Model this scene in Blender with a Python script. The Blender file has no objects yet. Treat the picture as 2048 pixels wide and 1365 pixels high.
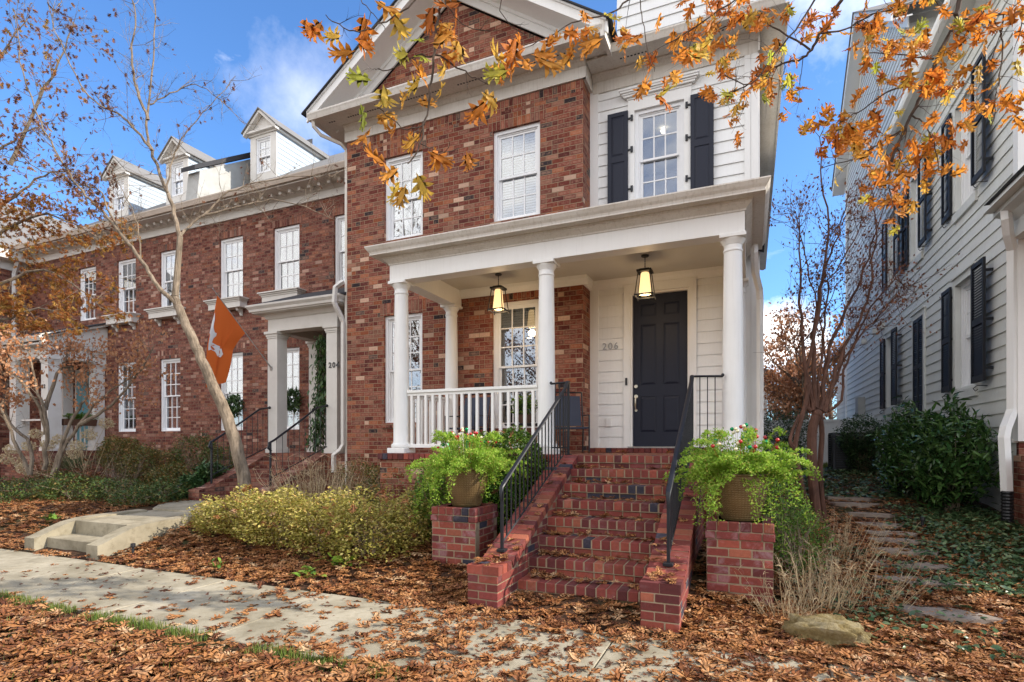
import bpy, math, random
import numpy as np
from mathutils import Vector, Matrix
random.seed(7); RN = np.random.default_rng(11)
scene = bpy.context.scene
COL = scene.collection
PI = math.pi
# ------------------------------------------------------------------ camera
F = 1100.0; EYE = 1.565; CX = 1024.0; HY = 888.0
TH = math.radians(23.4); CT = math.cos(TH); ST = math.sin(TH)
def at(px, py, d):
    u = (px - CX) / F; v = (HY - py) / F
    return Vector((d * (-ST + CT * u), d * (CT + ST * u), EYE + d * v))
def at_y(px, py, y):
    u = (px - CX) / F
    return at(px, py, y / (CT + ST * u))
def sstep(t):
    t = min(1.0, max(0.0, t)); return t * t * (3 - 2 * t)
def ground_z(x, y):
    left = 0.36 * sstep((y - 4.62) / 1.9) + 0.02 * max(0.0, y - 6.5)
    if y > 9.5: left = 0.36 + 0.06
    right = 0.095 * max(0.0, min(y, 14.4) - 4.75)
    t = sstep((x + 0.6) / 0.9)
    z = left * (1 - t) + right * t
    if y < 4.55: z = 0.0
    return z
def ground_hit(px, py):
    lo, hi = 1.0, 60.0
    d = 1.0
    while d < 60:
        p = at(px, py, d)
        if p.z <= ground_z(p.x, p.y): break
        d += 0.02
    return at(px, py, d)
cam_d = bpy.data.cameras.new("camera"); cam = bpy.data.objects.new("camera", cam_d); COL.objects.link(cam)
cam_d.sensor_width = 36.0; cam_d.lens = 36.0 * F / 2048.0
cam_d.shift_y = (HY - 682.5) / 2048.0; cam_d.clip_end = 2000.0; cam_d.clip_start = 0.05
cam.location = (0, 0, EYE); cam.rotation_euler = (PI / 2, 0, TH)
scene.camera = cam
# ------------------------------------------------------------------ mesh collector
BASE_BOX_F = [(0, 3, 2, 1), (4, 5, 6, 7), (0, 1, 5, 4), (1, 2, 6, 5), (2, 3, 7, 6), (3, 0, 4, 7)]
class MB:
    def __init__(s, f=None):
        s.v = []; s.f = []; s.tr = f
    def pts(s, P):
        n = len(s.v)
        if s.tr: P = [s.tr(*p) for p in P]
        s.v.extend([tuple(p) for p in P]); return n
    def face(s, *P):
        n = s.pts(P); s.f.append(tuple(range(n, n + len(P)))); return s
    def box(s, x0, x1, y0, y1, z0, z1):
        n = s.pts([(x0, y0, z0), (x1, y0, z0), (x1, y1, z0), (x0, y1, z0), (x0, y0, z1), (x1, y0, z1), (x1, y1, z1), (x0, y1, z1)])
        s.f.extend([tuple(n + i for i in q) for q in BASE_BOX_F]); return s
    def cbox(s, x0, x1, y0, y1, z0, z1, c=0.006, jit=0.0):
        """box with chamfered edges"""
        if jit:
            x0 += random.uniform(-jit, jit); x1 += random.uniform(-jit, jit); y0 += random.uniform(-jit, jit)
            z1 += random.uniform(-jit, jit) * .6
        X = (x0, x1); Y = (y0, y1); Z = (z0, z1)
        P = []; idx = {}
        for i in (0, 1):
            for j in (0, 1):
                for k in (0, 1):
                    sx = c if i == 0 else -c; sy = c if j == 0 else -c; sz = c if k == 0 else -c
                    idx[(i, j, k, 0)] = len(P); P.append((X[i], Y[j] + sy, Z[k] + sz))
                    idx[(i, j, k, 1)] = len(P); P.append((X[i] + sx, Y[j], Z[k] + sz))
                    idx[(i, j, k, 2)] = len(P); P.append((X[i] + sx, Y[j] + sy, Z[k]))
        n = s.pts(P)
        Fc = []
        for i in (0, 1): Fc.append([idx[(i, a, b, 0)] for a, b in ((0, 0), (1, 0), (1, 1), (0, 1))])
        for j in (0, 1): Fc.append([idx[(a, j, b, 1)] for a, b in ((0, 0), (1, 0), (1, 1), (0, 1))])
        for k in (0, 1): Fc.append([idx[(a, b, k, 2)] for a, b in ((0, 0), (1, 0), (1, 1), (0, 1))])
        for a in (0, 1):
            for b in (0, 1):
                Fc.append([idx[(a, b, 0, 0)], idx[(a, b, 1, 0)], idx[(a, b, 1, 1)], idx[(a, b, 0, 1)]])
                Fc.append([idx[(a, 0, b, 0)], idx[(a, 1, b, 0)], idx[(a, 1, b, 2)], idx[(a, 0, b, 2)]])
                Fc.append([idx[(0, a, b, 1)], idx[(1, a, b, 1)], idx[(1, a, b, 2)], idx[(0, a, b, 2)]])
        for i in (0, 1):
            for j in (0, 1):
                for k in (0, 1): Fc.append([idx[(i, j, k, 0)], idx[(i, j, k, 1)], idx[(i, j, k, 2)]])
        s.f.extend([tuple(n + q for q in f) for f in Fc]); return s
    def prism(s, poly, a, b, axis='x'):
        """poly in the two other axes (in xyz order), extruded from a to b along axis"""
        def m(p, t):
            if axis == 'x': return (t, p[0], p[1])
            if axis == 'y': return (p[0], t, p[1])
            return (p[0], p[1], t)
        k = len(poly)
        n = s.pts([m(p, a) for p in poly] + [m(p, b) for p in poly])
        s.f.append(tuple(n + i for i in range(k))); s.f.append(tuple(n + k + i for i in reversed(range(k))))
        for i in range(k):
            j = (i + 1) % k; s.f.append((n + i, n + j, n + k + j, n + k + i))
        return s
    def tube(s, P, R, n=6, cap=True, flat=1.0):
        P = [Vector(p) for p in P]
        if not hasattr(R, '__len__'): R = [R] * len(P)
        base = len(s.v); prev = None
        for i, p in enumerate(P):
            t = (P[min(i + 1, len(P) - 1)] - P[max(i - 1, 0)])
            if t.length < 1e-9: t = Vector((0, 0, 1))
            t.normalize()
            if prev is None:
                a = t.cross(Vector((0, 0, 1)))
                if a.length < 0.05: a = t.cross(Vector((0, 1, 0)))
                a.normalize()
            else:
                a = prev - t * prev.dot(t)
                if a.length < 1e-6: a = t.orthogonal()
                a.normalize()
            prev = a; b = t.cross(a)
            s.pts([tuple(p + (a * math.cos(2 * PI * k / n) + b * math.sin(2 * PI * k / n) * flat) * R[i]) for k in range(n)])
        for i in range(len(P) - 1):
            for k in range(n):
                q = base + i * n; k2 = (k + 1) % n
                s.f.append((q + k, q + k2, q + n + k2, q + n + k))
        if cap:
            s.f.append(tuple(base + k for k in reversed(range(n)))); q = base + (len(P) - 1) * n
            s.f.append(tuple(q + k for k in range(n)))
        return s
    def lathe(s, cx, cy, prof, n=24):
        base = len(s.v)
        for r, z in prof:
            s.pts([(cx + r * math.cos(2 * PI * k / n), cy + r * math.sin(2 * PI * k / n), z) for k in range(n)])
        for i in range(len(prof) - 1):
            for k in range(n):
                q = base + i * n; k2 = (k + 1) % n; s.f.append((q + k, q + k2, q + n + k2, q + n + k))
        s.f.append(tuple(base + k for k in reversed(range(n)))); q = base + (len(prof) - 1) * n
        s.f.append(tuple(q + k for k in range(n)))
        return s
    def ball(s, c, r, n=8, m=5):
        prof = [(max(1e-4, r * math.sin(PI * i / m)), c[2] - r * math.cos(PI * i / m)) for i in range(m + 1)]
        return s.lathe(c[0], c[1], prof, n)
    def build(s, name, mat, parent=None, smooth=False):
        me = bpy.data.meshes.new(name)
        o = Vector((0, 0, 0)); p = parent
        if p is not None and not (s.tr and getattr(s, 'local', False)): o = wloc(p)
        if getattr(s, 'local', False): o = Vector((0, 0, 0))
        me.from_pydata([(v[0] - o.x, v[1] - o.y, v[2] - o.z) for v in s.v], [], s.f)
        me.materials.append(mat)
        if smooth:
            me.polygons.foreach_set('use_smooth', [True] * len(me.polygons))
            try: me.set_sharp_from_angle(angle=math.radians(38))
            except Exception: pass
        me.update()
        ob = bpy.data.objects.new(name, me); COL.objects.link(ob)
        if parent is not None: ob.parent = parent
        return ob
def wloc(o):
    L = Vector((0, 0, 0))
    while o is not None: L += o.location; o = o.parent
    return L
def tag(o, label=None, cat=None, group=None, kind=None):
    if label: o['label'] = label
    if cat: o['category'] = cat
    if group: o['group'] = group
    if kind: o['kind'] = kind
    return o
def thing(name, loc, label, cat, group=None):
    o = bpy.data.objects.new(name, None); COL.objects.link(o); o.location = loc
    o.empty_display_size = 0.2
    return tag(o, label, cat, group)
def copy_tree(o, parent=None):
    c = o.copy(); COL.objects.link(c); c.parent = parent
    for ch in o.children: copy_tree(ch, c)
    return c
def np_mesh(name, V, faces_flat, sizes, mat, parent=None, smooth=False):
    """V (n,3) array, faces_flat index array, sizes loop totals"""
    me = bpy.data.meshes.new(name)
    if parent is not None:
        o = wloc(parent); V = V - np.array([o.x, o.y, o.z])
    me.vertices.add(len(V)); me.vertices.foreach_set('co', V.astype(np.float32).ravel())
    me.loops.add(len(faces_flat)); me.loops.foreach_set('vertex_index', faces_flat.astype(np.int32))
    me.polygons.add(len(sizes))
    st = np.concatenate([[0], np.cumsum(sizes)[:-1]]).astype(np.int32)
    me.polygons.foreach_set('loop_start', st)
    try: me.polygons.foreach_set('loop_total', sizes.astype(np.int32))
    except Exception: pass
    if smooth: me.polygons.foreach_set('use_smooth', np.ones(len(sizes), dtype=bool))
    me.update(calc_edges=True); me.validate()
    me.materials.append(mat)
    ob = bpy.data.objects.new(name, me); COL.objects.link(ob)
    if parent is not None: ob.parent = parent
    return ob
def euler_mats(rx, ry, rz):
    cx, sx, cy, sy, cz, sz = np.cos(rx), np.sin(rx), np.cos(ry), np.sin(ry), np.cos(rz), np.sin(rz)
    M = np.empty((len(rx), 3, 3))
    M[:, 0, 0] = cz * cy; M[:, 0, 1] = cz * sy * sx - sz * cx; M[:, 0, 2] = cz * sy * cx + sz * sx
    M[:, 1, 0] = sz * cy; M[:, 1, 1] = sz * sy * sx + cz * cx; M[:, 1, 2] = sz * sy * cx - cz * sx
    M[:, 2, 0] = -sy; M[:, 2, 1] = cy * sx; M[:, 2, 2] = cy * cx
    return M
def scatter(name, templates, P, E, S, mat, parent=None):
    """templates: list of (verts, faces); P positions (n,3); E euler (n,3); S scale (n,)"""
    P = np.asarray(P, float); E = np.asarray(E, float); S = np.asarray(S, float)
    n = len(P); pick = RN.integers(0, len(templates), n)
    VV = []; FF = []; SZ = []; off = 0
    for t, (tv, tf) in enumerate(templates):
        k = np.where(pick == t)[0]
        if not len(k): continue
        tv = np.asarray(tv, float)
        M = euler_mats(E[k, 0], E[k, 1], E[k, 2])
        W = np.einsum('nij,vj->nvi', M, tv) * S[k][:, None, None] + P[k][:, None, :]
        VV.append(W.reshape(-1, 3))
        flat = np.array([i for f in tf for i in f]); sz = np.array([len(f) for f in tf])
        FF.append((flat[None, :] + (np.arange(len(k)) * len(tv))[:, None] + off).ravel())
        SZ.append(np.tile(sz, len(k))); off += len(k) * len(tv)
    return np_mesh(name, np.concatenate(VV), np.concatenate(FF), np.concatenate(SZ), mat, parent)
# ------------------------------------------------------------------ leaf templates (unit length along +x)
def oak_leaf(curl=0.0, roll=0.0, wid=1.0, seed=0):
    r = random.Random(seed)
    st = [0.06, 0.30, 0.52, 0.72, 0.86]; sw = [0.04, 0.10, 0.125, 0.11, 0.06]
    tips = [(0.20, 0.30), (0.50, 0.50), (0.82, 0.42), (0.96, 0.20)]
    V = [(-0.10, 0, 0)] + [(x, 0, 0) for x in st] + [(1.02, 0, 0)]
    faces = []
    for sg in (1, -1):
        b = len(V)
        for x, w in zip(st, sw): V.append((x, sg * w * wid, 0))
        tb = len(V)
        for i, (x, w) in enumerate(tips):
            w2 = w * wid * r.uniform(.85, 1.15); x2 = x + r.uniform(-.02, .03)
            V.append((x2, sg * w2, 0)); V.append((x2 - 0.13 + .02 * i, sg * (w2 * 0.64), 0)); V.append((x2 + 0.06, sg * (w2 * 0.56), 0))
        for i in range(4):
            faces.append((1 + i, b + i, b + i + 1, 2 + i) if sg < 0 else (1 + i, 2 + i, b + i + 1, b + i))
            T = tb + 3 * i
            faces.append((b + i, T + 1, T, T + 2, b + i + 1) if sg > 0 else (b + i, b + i + 1, T + 2, T, T + 1))
        faces.append((5, b + 4, 6) if sg < 0 else (5, 6, b + 4))
        faces.append((0, b, 1) if sg < 0 else (0, 1, b))
    out = []
    for x, y, z in V:
        zz = curl * (x - .4) ** 2 * 1.3 + roll * abs(y) ** 1.3 * 1.6 + 0.04 * math.sin(9 * x + seed) * (1 if y > 0 else -1)
        out.append((x, y, zz))
    return out, faces
LIT = [oak_leaf(.12, .10, 1, 11), oak_leaf(-.15, -.12, .95, 12), oak_leaf(.22, -.1, 1.1, 13), oak_leaf(-.05, .3, .9, 14), oak_leaf(.35, .25, 1.0, 15)]
def turned(T, a):
    V, Fs = T; c, s = math.cos(a), math.sin(a); return [(x * c - y * s, x * s + y * c, z) for x, y, z in V], Fs
OAK = [oak_leaf(.2, .15, .9, 1), oak_leaf(-.25, -.3, .85, 2), oak_leaf(.35, -.1, .95, 3), oak_leaf(-.1, .4, .8, 4), oak_leaf(.4, .3, .9, 5)]
def oval_leaf(w=0.3, fold=0.12, bend=-0.15):
    V = [(0, 0, 0), (.35, w * .9, fold * w * 2), (.7, w * .7, fold * w * 1.6 + bend * .4), (1, 0, bend), (.7, -w * .7, fold * w * 1.6 + bend * .4), (.35, -w * .9, fold * w * 2), (.35, 0, 0), (.7, 0, bend * .4)]
    return V, [(0, 6, 1), (6, 7, 2, 1), (7, 3, 2), (0, 5, 6), (6, 5, 4, 7), (7, 4, 3)]
def small_leaf(w=0.32, fold=.15):
    return [(0, 0, 0), (.5, w, fold), (1, 0, -.05), (.5, -w, fold)], [(0, 2, 1), (0, 3, 2)]
OAKH = [turned(T, a) for T, a in zip(LIT + LIT + OAK[:1], (0, .9, -.8, .4, -1.5, 1.6, -.4, .2, -1.1, 2.4, 0))]
SMALL = [small_leaf(), small_leaf(.4, -.1), small_leaf(.26, .25)]
OVAL = [oval_leaf(), oval_leaf(.34, .2, -.3), oval_leaf(.27, .05, .1)]
LANCE = [oval_leaf(.15, .2, -.35), oval_leaf(.17, .1, -.15), oval_leaf(.14, .25, .12)]
# ------------------------------------------------------------------ materials
def new_mat(name):
    m = bpy.data.materials.new(name); m.use_nodes = True; nt = m.node_tree; nt.nodes.clear()
    return m, nt
class NT:
    def __init__(s, nt): s.nt = nt
    def n(s, t, ins=None, **kw):
        x = s.nt.nodes.new(t)
        for k, v in kw.items(): setattr(x, k, v)
        if ins:
            for k, v in ins.items():
                sock = x.inputs[k]
                if isinstance(v, bpy.types.NodeSocket): s.nt.links.new(v, sock)
                else:
                    try: sock.default_value = v
                    except Exception: sock.default_value = (v[0], v[1], v[2], 1)
        return x
    def m(s, op, a, b=0.0, c=None):
        ins = {0: a, 1: b}
        if c is not None: ins[2] = c
        return s.n('ShaderNodeMath', ins, operation=op).outputs[0]
    def ramp(s, fac, stops, mode='LINEAR'):
        r = s.n('ShaderNodeValToRGB', {'Fac': fac}); cr = r.color_ramp; cr.interpolation = mode
        while len(cr.elements) < len(stops): cr.elements.new(0.5)
        for e, (p, c) in zip(cr.elements, stops):
            e.position = p; e.color = (c[0], c[1], c[2], 1)
        return r.outputs[0]
    def mix(s, fac, a, b, mode='MIX'):
        x = s.n('ShaderNodeMix', data_type='RGBA', blend_type=mode)
        for k, v in ((0, fac), (6, a), (7, b)):
            if isinstance(v, bpy.types.NodeSocket): s.nt.links.new(v, x.inputs[k])
            else: x.inputs[k].default_value = v if k == 0 else (v[0], v[1], v[2], 1)
        return x.outputs[2]
    def noise(s, vec, scale, detail=3, rough=.55, dist=0.0):
        x = s.n('ShaderNodeTexNoise', {'Scale': scale, 'Detail': detail, 'Roughness': rough, 'Distortion': dist})
        if vec is not None: s.nt.links.new(vec, x.inputs['Vector'])
        return x.outputs[0]
    def out(s, shader):
        s.n('ShaderNodeOutputMaterial', {'Surface': shader})
    def bump(s, h, strength=.3, dist=.01):
        return s.n('ShaderNodeBump', {'Height': h, 'Strength': strength, 'Distance': dist}).outputs[0]
    def pbr(s, col, rough=.6, normal=None, metal=0.0, spec=0.5, **kw):
        ins = {'Base Color': col, 'Roughness': rough, 'Metallic': metal, 'Specular IOR Level': spec}
        if normal is not None: ins['Normal'] = normal
        ins.update(kw)
        return s.n('ShaderNodeBsdfPrincipled', ins).outputs[0]
    def obj(s): return s.n('ShaderNodeTexCoord').outputs['Object']
BR_STOPS = [(0.0, (.175, .038, .025)), (.20, (.215, .048, .027)), (.36, (.120, .027, .021)), (.50, (.30, .082, .032)), (.62, (.18, .040, .027)), (.75, (.25, .105, .068)), (.83, (.20, .046, .027)), (.88, (.60, .39, .28)), (.93, (.13, .034, .025)), (.950, (.026, .024, .028))]
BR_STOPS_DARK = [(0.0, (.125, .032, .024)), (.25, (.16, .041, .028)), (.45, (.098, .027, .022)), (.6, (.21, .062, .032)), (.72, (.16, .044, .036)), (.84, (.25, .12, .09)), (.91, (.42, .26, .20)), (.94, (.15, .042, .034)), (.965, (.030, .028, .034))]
def brick_mat(name, h=.0870, w=.228, m=.0125, stops=BR_STOPS, mortar=(.34, .235, .15), soldier=False, split=.13, bumps=.55):
    mat, nt = new_mat(name); k = NT(nt)
    tc = k.obj(); sp = k.n('ShaderNodeSeparateXYZ', {0: tc})
    x, y, z = sp.outputs
    gn = k.n('ShaderNodeSeparateXYZ', {0: k.n('ShaderNodeNewGeometry').outputs['True Normal']})
    isx = k.m('GREATER_THAN', k.m('ABSOLUTE', gn.outputs[0]), .6)
    isz = k.m('GREATER_THAN', k.m('ABSOLUTE', gn.outputs[2]), .6)
    u = k.m('ADD', k.m('MULTIPLY', y, isx), k.m('MULTIPLY', x, k.m('SUBTRACT', 1.0, isx)))
    v = k.m('ADD', k.m('MULTIPLY', y, isz), k.m('MULTIPLY', z, k.m('SUBTRACT', 1.0, isz)))
    wob = k.noise(tc, 14, 2); u = k.m('ADD', u, k.m('MULTIPLY', k.m('SUBTRACT', wob, .5), .006))
    v = k.m('ADD', v, k.m('MULTIPLY', k.m('SUBTRACT', k.noise(tc, 11, 2), .5), .006))
    if soldier: u, v = v, u
    vr = k.m('DIVIDE', v, h); row = k.m('FLOOR', vr); fv = k.m('FRACT', vr)
    if soldier: sh = k.m('ADD', k.m('MULTIPLY', row, 0.0), .0)
    else: sh = k.m('MULTIPLY', k.m('FLOORED_MODULO', row, 2.0), .5)
    sh = k.m('ADD', sh, 100.0)
    cu = k.m('ADD', k.m('DIVIDE', u, w), sh); col = k.m('FLOOR', cu); fu = k.m('FRACT', cu)
    rnd = k.n('ShaderNodeTexWhiteNoise', {'Vector': k.n('ShaderNodeCombineXYZ', {0: col, 1: row, 2: 3.3}).outputs[0]}, noise_dimensions='3D').outputs[0]
    spl = k.m('LESS_THAN', rnd, split if not soldier else -1.0)
    fu2 = k.m('FRACT', k.m('MULTIPLY', fu, 2.0)); hf = k.m('FLOOR', k.m('MULTIPLY', fu, 2.0))
    fum = k.m('ADD', k.m('MULTIPLY', fu2, spl), k.m('MULTIPLY', fu, k.m('SUBTRACT', 1.0, spl)))
    wm = k.m('ADD', w, k.m('MULTIPLY', spl, -w / 2))
    sub = k.m('MULTIPLY', hf, spl)
    def edge(fr, size):
        dist = k.m('MULTIPLY', k.m('MINIMUM', fr, k.m('SUBTRACT', 1.0, fr)), size)
        return k.n('ShaderNodeMapRange', {'Value': dist, 'From Min': m * .30, 'From Max': m * .62}, clamp=True).outputs[0]
    mask = k.m('MULTIPLY', edge(fum, wm), edge(fv, h))
    cell = k.n('ShaderNodeCombineXYZ', {0: k.m('ADD', col, k.m('MULTIPLY', sub, .37)), 1: row, 2: 7.1}).outputs[0]
    wn = k.n('ShaderNodeTexWhiteNoise', {'Vector': cell}, noise_dimensions='3D')
    r1 = wn.outputs[0]; r2 = k.n('ShaderNodeSeparateColor', {0: wn.outputs[1]}).outputs[1]
    c = k.ramp(r1, stops, 'CONSTANT')
    mot = k.noise(tc, 38, 4, .65)
    val = k.m('MULTIPLY', k.m('ADD', k.m('MULTIPLY', r2, .5), .72), k.m('ADD', k.m('MULTIPLY', mot, .7), .65))
    c = k.mix(1.0, c, k.n('ShaderNodeCombineColor', {0: val, 1: val, 2: val}).outputs[0], 'MULTIPLY')
    ash = k.n('ShaderNodeMapRange', {'Value': k.noise(tc, 60, 3, .7), 'From Min': .56, 'From Max': .75}, clamp=True).outputs[0]
    c = k.mix(k.m('MULTIPLY', ash, .12), c, (.44, .28, .20))
    def inner(fr, size):
        dist = k.m('MULTIPLY', k.m('MINIMUM', fr, k.m('SUBTRACT', 1.0, fr)), size)
        return k.n('ShaderNodeMapRange', {'Value': dist, 'From Min': .008, 'From Max': .028}, clamp=True).outputs[0]
    cen = k.m('MULTIPLY', k.m('MULTIPLY', inner(fum, wm), inner(fv, h)), k.n('ShaderNodeMapRange', {'Value': k.m('ADD', k.noise(tc, 17, 2), k.m('MULTIPLY', r2, .35)), 'From Min': .55, 'From Max': .85}, clamp=True).outputs[0])
    c = k.mix(k.m('MULTIPLY', cen, .50), c, (.44, .25, .165))
    lw = k.noise(tc, 1.2, 3); c = k.mix(k.m('MULTIPLY', lw, .22), c, (.10, .03, .025))
    mo = k.mix(k.noise(tc, 30, 3), (mortar[0] * .7, mortar[1] * .7, mortar[2] * .7), mortar)
    c = k.mix(mask, mo, c)
    bh = k.m('ADD', mask, k.m('MULTIPLY', mot, .35))
    k.out(k.pbr(c, .88, k.bump(bh, bumps, .006), spec=.25)); return mat
def island_brick_mat(name, stops, eff=.25):
    mat, nt = new_mat(name); k = NT(nt); tc = k.obj()
    r = k.m('FRACT', k.m('ADD', k.n('ShaderNodeNewGeometry').outputs['Random Per Island'], k.m('MULTIPLY', k.n('ShaderNodeObjectInfo').outputs['Random'], 7.31)))
    c = k.ramp(r, stops, 'CONSTANT')
    r2 = k.m('FRACT', k.m('MULTIPLY', r, 37.7))
    mot = k.noise(tc, 30, 4, .65)
    val = k.m('MULTIPLY', k.m('ADD', k.m('MULTIPLY', r2, .5), .75), k.m('ADD', k.m('MULTIPLY', mot, .7), .65))
    c = k.mix(1.0, c, k.n('ShaderNodeCombineColor', {0: val, 1: val, 2: val}).outputs[0], 'MULTIPLY')
    ef = k.n('ShaderNodeMapRange', {'Value': k.noise(tc, 5, 5, .7, .6), 'From Min': .52, 'From Max': .8}, clamp=True).outputs[0]
    c = k.mix(k.m('MULTIPLY', ef, eff), c, (.42, .30, .32))
    d = k.n('ShaderNodeMapRange', {'Value': k.noise(tc, 9, 4, .6), 'From Min': .55, 'From Max': .75}, clamp=True).outputs[0]
    c = k.mix(k.m('MULTIPLY', d, .35), c, (.06, .03, .025))
    k.out(k.pbr(c, .8, k.bump(k.noise(tc, 90, 4, .7), .35, .004), spec=.35)); return mat
STEP_STOPS = [(0, (.180, .038, .028)), (.25, (.145, .030, .025)), (.42, (.235, .054, .034)), (.58, (.110, .025, .024)), (.74, (.28, .085, .048)), (.84, (.165, .034, .028)), (.955, (.030, .028, .042))]
def paint_mat(name, col, rough=.5, dirt=.06, bump=.06, dirtcol=None, sc=3.0, streak=0.0):
    mat, nt = new_mat(name); k = NT(nt); tc = k.obj()
    n1 = k.noise(tc, sc, 5, .6); n2 = k.noise(tc, 40, 4, .7)
    dc = dirtcol or (col[0] * .55, col[1] * .53, col[2] * .48)
    f = k.n('ShaderNodeMapRange', {'Value': n1, 'From Min': .42, 'From Max': .85}, clamp=True).outputs[0]
    c = k.mix(k.m('MULTIPLY', f, dirt * 4), col, dc)
    c = k.mix(k.m('MULTIPLY', n2, dirt), c, dc)
    if streak:
        sn = k.noise(k.n('ShaderNodeMapping', {'Vector': tc, 'Scale': (1, 1, .06)}).outputs[0], 28, 4, .7)
        c = k.mix(k.n('ShaderNodeMapRange', {'Value': sn, 'From Min': .5, 'From Max': .75, 'To Max': streak}, clamp=True).outputs[0], c, dc)
    k.out(k.pbr(c, k.m('ADD', rough, k.m('MULTIPLY', n2, .12)), k.bump(n2, bump, .003), spec=.4)); return mat
def leaf_mat(name, stops, trans=.35, rough=.5, spec=.3, tint=None, mode='LINEAR', vein=0.0):
    mat, nt = new_mat(name); k = NT(nt)
    r = k.m('FRACT', k.m('ADD', k.n('ShaderNodeNewGeometry').outputs['Random Per Island'], k.m('MULTIPLY', k.n('ShaderNodeObjectInfo').outputs['Random'], 7.31)))
    c = k.ramp(r, stops, mode)
    tc = k.obj(); c = k.mix(k.m('MULTIPLY', k.noise(tc, 45, 3), .35), c, tuple(q * .55 for q in stops[0][1]))
    p = k.pbr(c, rough, spec=spec)
    t = k.n('ShaderNodeBsdfTranslucent', {'Color': c}).outputs[0]
    k.out(k.n('ShaderNodeMixShader', {0: trans, 1: p, 2: t}).outputs[0]); return mat
def bark_mat(name, c1, c2, sc=18, bump=.6, rough=.85):
    mat, nt = new_mat(name); k = NT(nt); tc = k.obj()
    mp = k.n('ShaderNodeMapping', {'Vector': tc, 'Scale': (1, 1, .22)}).outputs[0]
    n = k.noise(mp, sc, 5, .65, .4); n2 = k.noise(tc, sc * .25, 3)
    c = k.ramp(k.m('ADD', k.m('MULTIPLY', n, .7), k.m('MULTIPLY', n2, .3)), [(.3, c1), (.65, c2)])
    k.out(k.pbr(c, rough, k.bump(n, bump, .01), spec=.2)); return mat
def rock_mat():
    mat, nt = new_mat('mossy_rock'); k = NT(nt); tc = k.obj()
    a = k.noise(tc, 5, 6, .7, .5); b = k.noise(tc, 70, 5, .75); d = k.noise(tc, 14, 5, .7)
    c = k.ramp(a, [(.30, (.07, .055, .03)), (.45, (.26, .19, .07)), (.58, (.38, .31, .17)), (.72, (.20, .18, .14))])
    c = k.mix(k.m('MULTIPLY', b, .6), c, (.06, .05, .035))
    k.out(k.pbr(c, .92, k.bump(k.m('ADD', b, k.m('MULTIPLY', d, 2.0)), .9, .02), spec=.2)); return mat
def concrete_mat(name, c1, c2, agg=True):
    mat, nt = new_mat(name); k = NT(nt); tc = k.obj()
    a = k.noise(tc, 1.6, 5, .6, .3); b = k.noise(tc, 160, 3, .7); d = k.noise(tc, 9, 5, .65)
    c = k.mix(k.n('ShaderNodeMapRange', {'Value': a, 'From Min': .35, 'From Max': .7}, clamp=True).outputs[0], c1, c2)
    c = k.mix(k.m('MULTIPLY', b, .30), c, (c1[0] * .35, c1[1] * .33, c1[2] * .30))
    c = k.mix(k.n('ShaderNodeMapRange', {'Value': d, 'From Min': .50, 'From Max': .75, 'To Max': .6}, clamp=True).outputs[0], c, (c1[0] * .55, c1[1] * .5, c1[2] * .42))
    vo = k.n('ShaderNodeTexVoronoi', {'Vector': tc, 'Scale': 130.0}).outputs[0]
    hgt = k.m('ADD', k.m('MULTIPLY', b, .6), k.m('MULTIPLY', vo, .6))
    k.out(k.pbr(c, .9, k.bump(hgt, .35, .004), spec=.2)); return mat
M = {}
M['brick'] = brick_mat('red_wall_brick')
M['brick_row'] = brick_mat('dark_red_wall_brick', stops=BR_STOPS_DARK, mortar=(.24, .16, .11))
M['soldier'] = brick_mat('soldier_brick', soldier=True)
M['soldier_row'] = brick_mat('soldier_brick_dark', soldier=True, stops=BR_STOPS_DARK, mortar=(.24, .16, .11))
M['step_brick'] = island_brick_mat('step_brick', STEP_STOPS, .2)
M['pier_brick'] = island_brick_mat('pier_brick', STEP_STOPS, .75)
M['mortar'] = concrete_mat('mortar', (.27, .20, .13), (.36, .28, .19))
M['white'] = paint_mat('white_painted_wood', (.82, .81, .78), .45, .03, .06, None, 1.6, .12)
M['white_old'] = paint_mat('weathered_white_paint', (.72, .68, .62), .55, .10, .1, (.36, .30, .22), 2.0, .5)
M['sash'] = paint_mat('white_sash_paint', (.82, .82, .82), .4, .02)
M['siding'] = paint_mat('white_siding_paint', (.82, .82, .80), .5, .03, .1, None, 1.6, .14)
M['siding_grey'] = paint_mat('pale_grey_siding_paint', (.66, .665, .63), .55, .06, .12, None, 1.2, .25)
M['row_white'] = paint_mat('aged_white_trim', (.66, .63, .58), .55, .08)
M['gutter_row'] = paint_mat('tan_stained_gutter', (.55, .46, .38), .55, .12)
M['ceiling'] = paint_mat('porch_ceiling_paint', (.62, .60, .54), .6, .04)
M['navy'] = paint_mat('navy_paint', (.005, .0078, .022), .5, .02, .05)
M['black'] = paint_mat('black_iron_paint', (.011, .012, .016), .36, .05, .05)
M['black_shutter'] = paint_mat('black_shutter_paint', (.008, .0085, .012), .55, .04, .05)
M['concrete'] = concrete_mat('aged_concrete', (.25, .22, .155), (.46, .41, .31))
M['conc_step'] = concrete_mat('step_concrete', (.22, .19, .13), (.42, .37, .27))
M['stone'] = concrete_mat('flagstone', (.24, .19, .16), (.32, .27, .22))
M['rock'] = rock_mat()
M['shingle'] = paint_mat('dark_shingle', (.045, .045, .05), .85, .1, .5)
M['shingle_grey'] = paint_mat('grey_shingle', (.20, .19, .18), .9, .1, .5)
M['parapet'] = paint_mat('weathered_grey_stucco', (.42, .42, .40), .8, .15, .2)
M['leaf_hang'] = leaf_mat('orange_oak_leaf', [(0, (.76, .22, .03)), (.35, (.86, .36, .05)), (.55, (.60, .17, .03)), (.75, (.90, .45, .08)), (.93, (.82, .62, .10)), (1, (.50, .64, .08))], .55)
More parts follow.
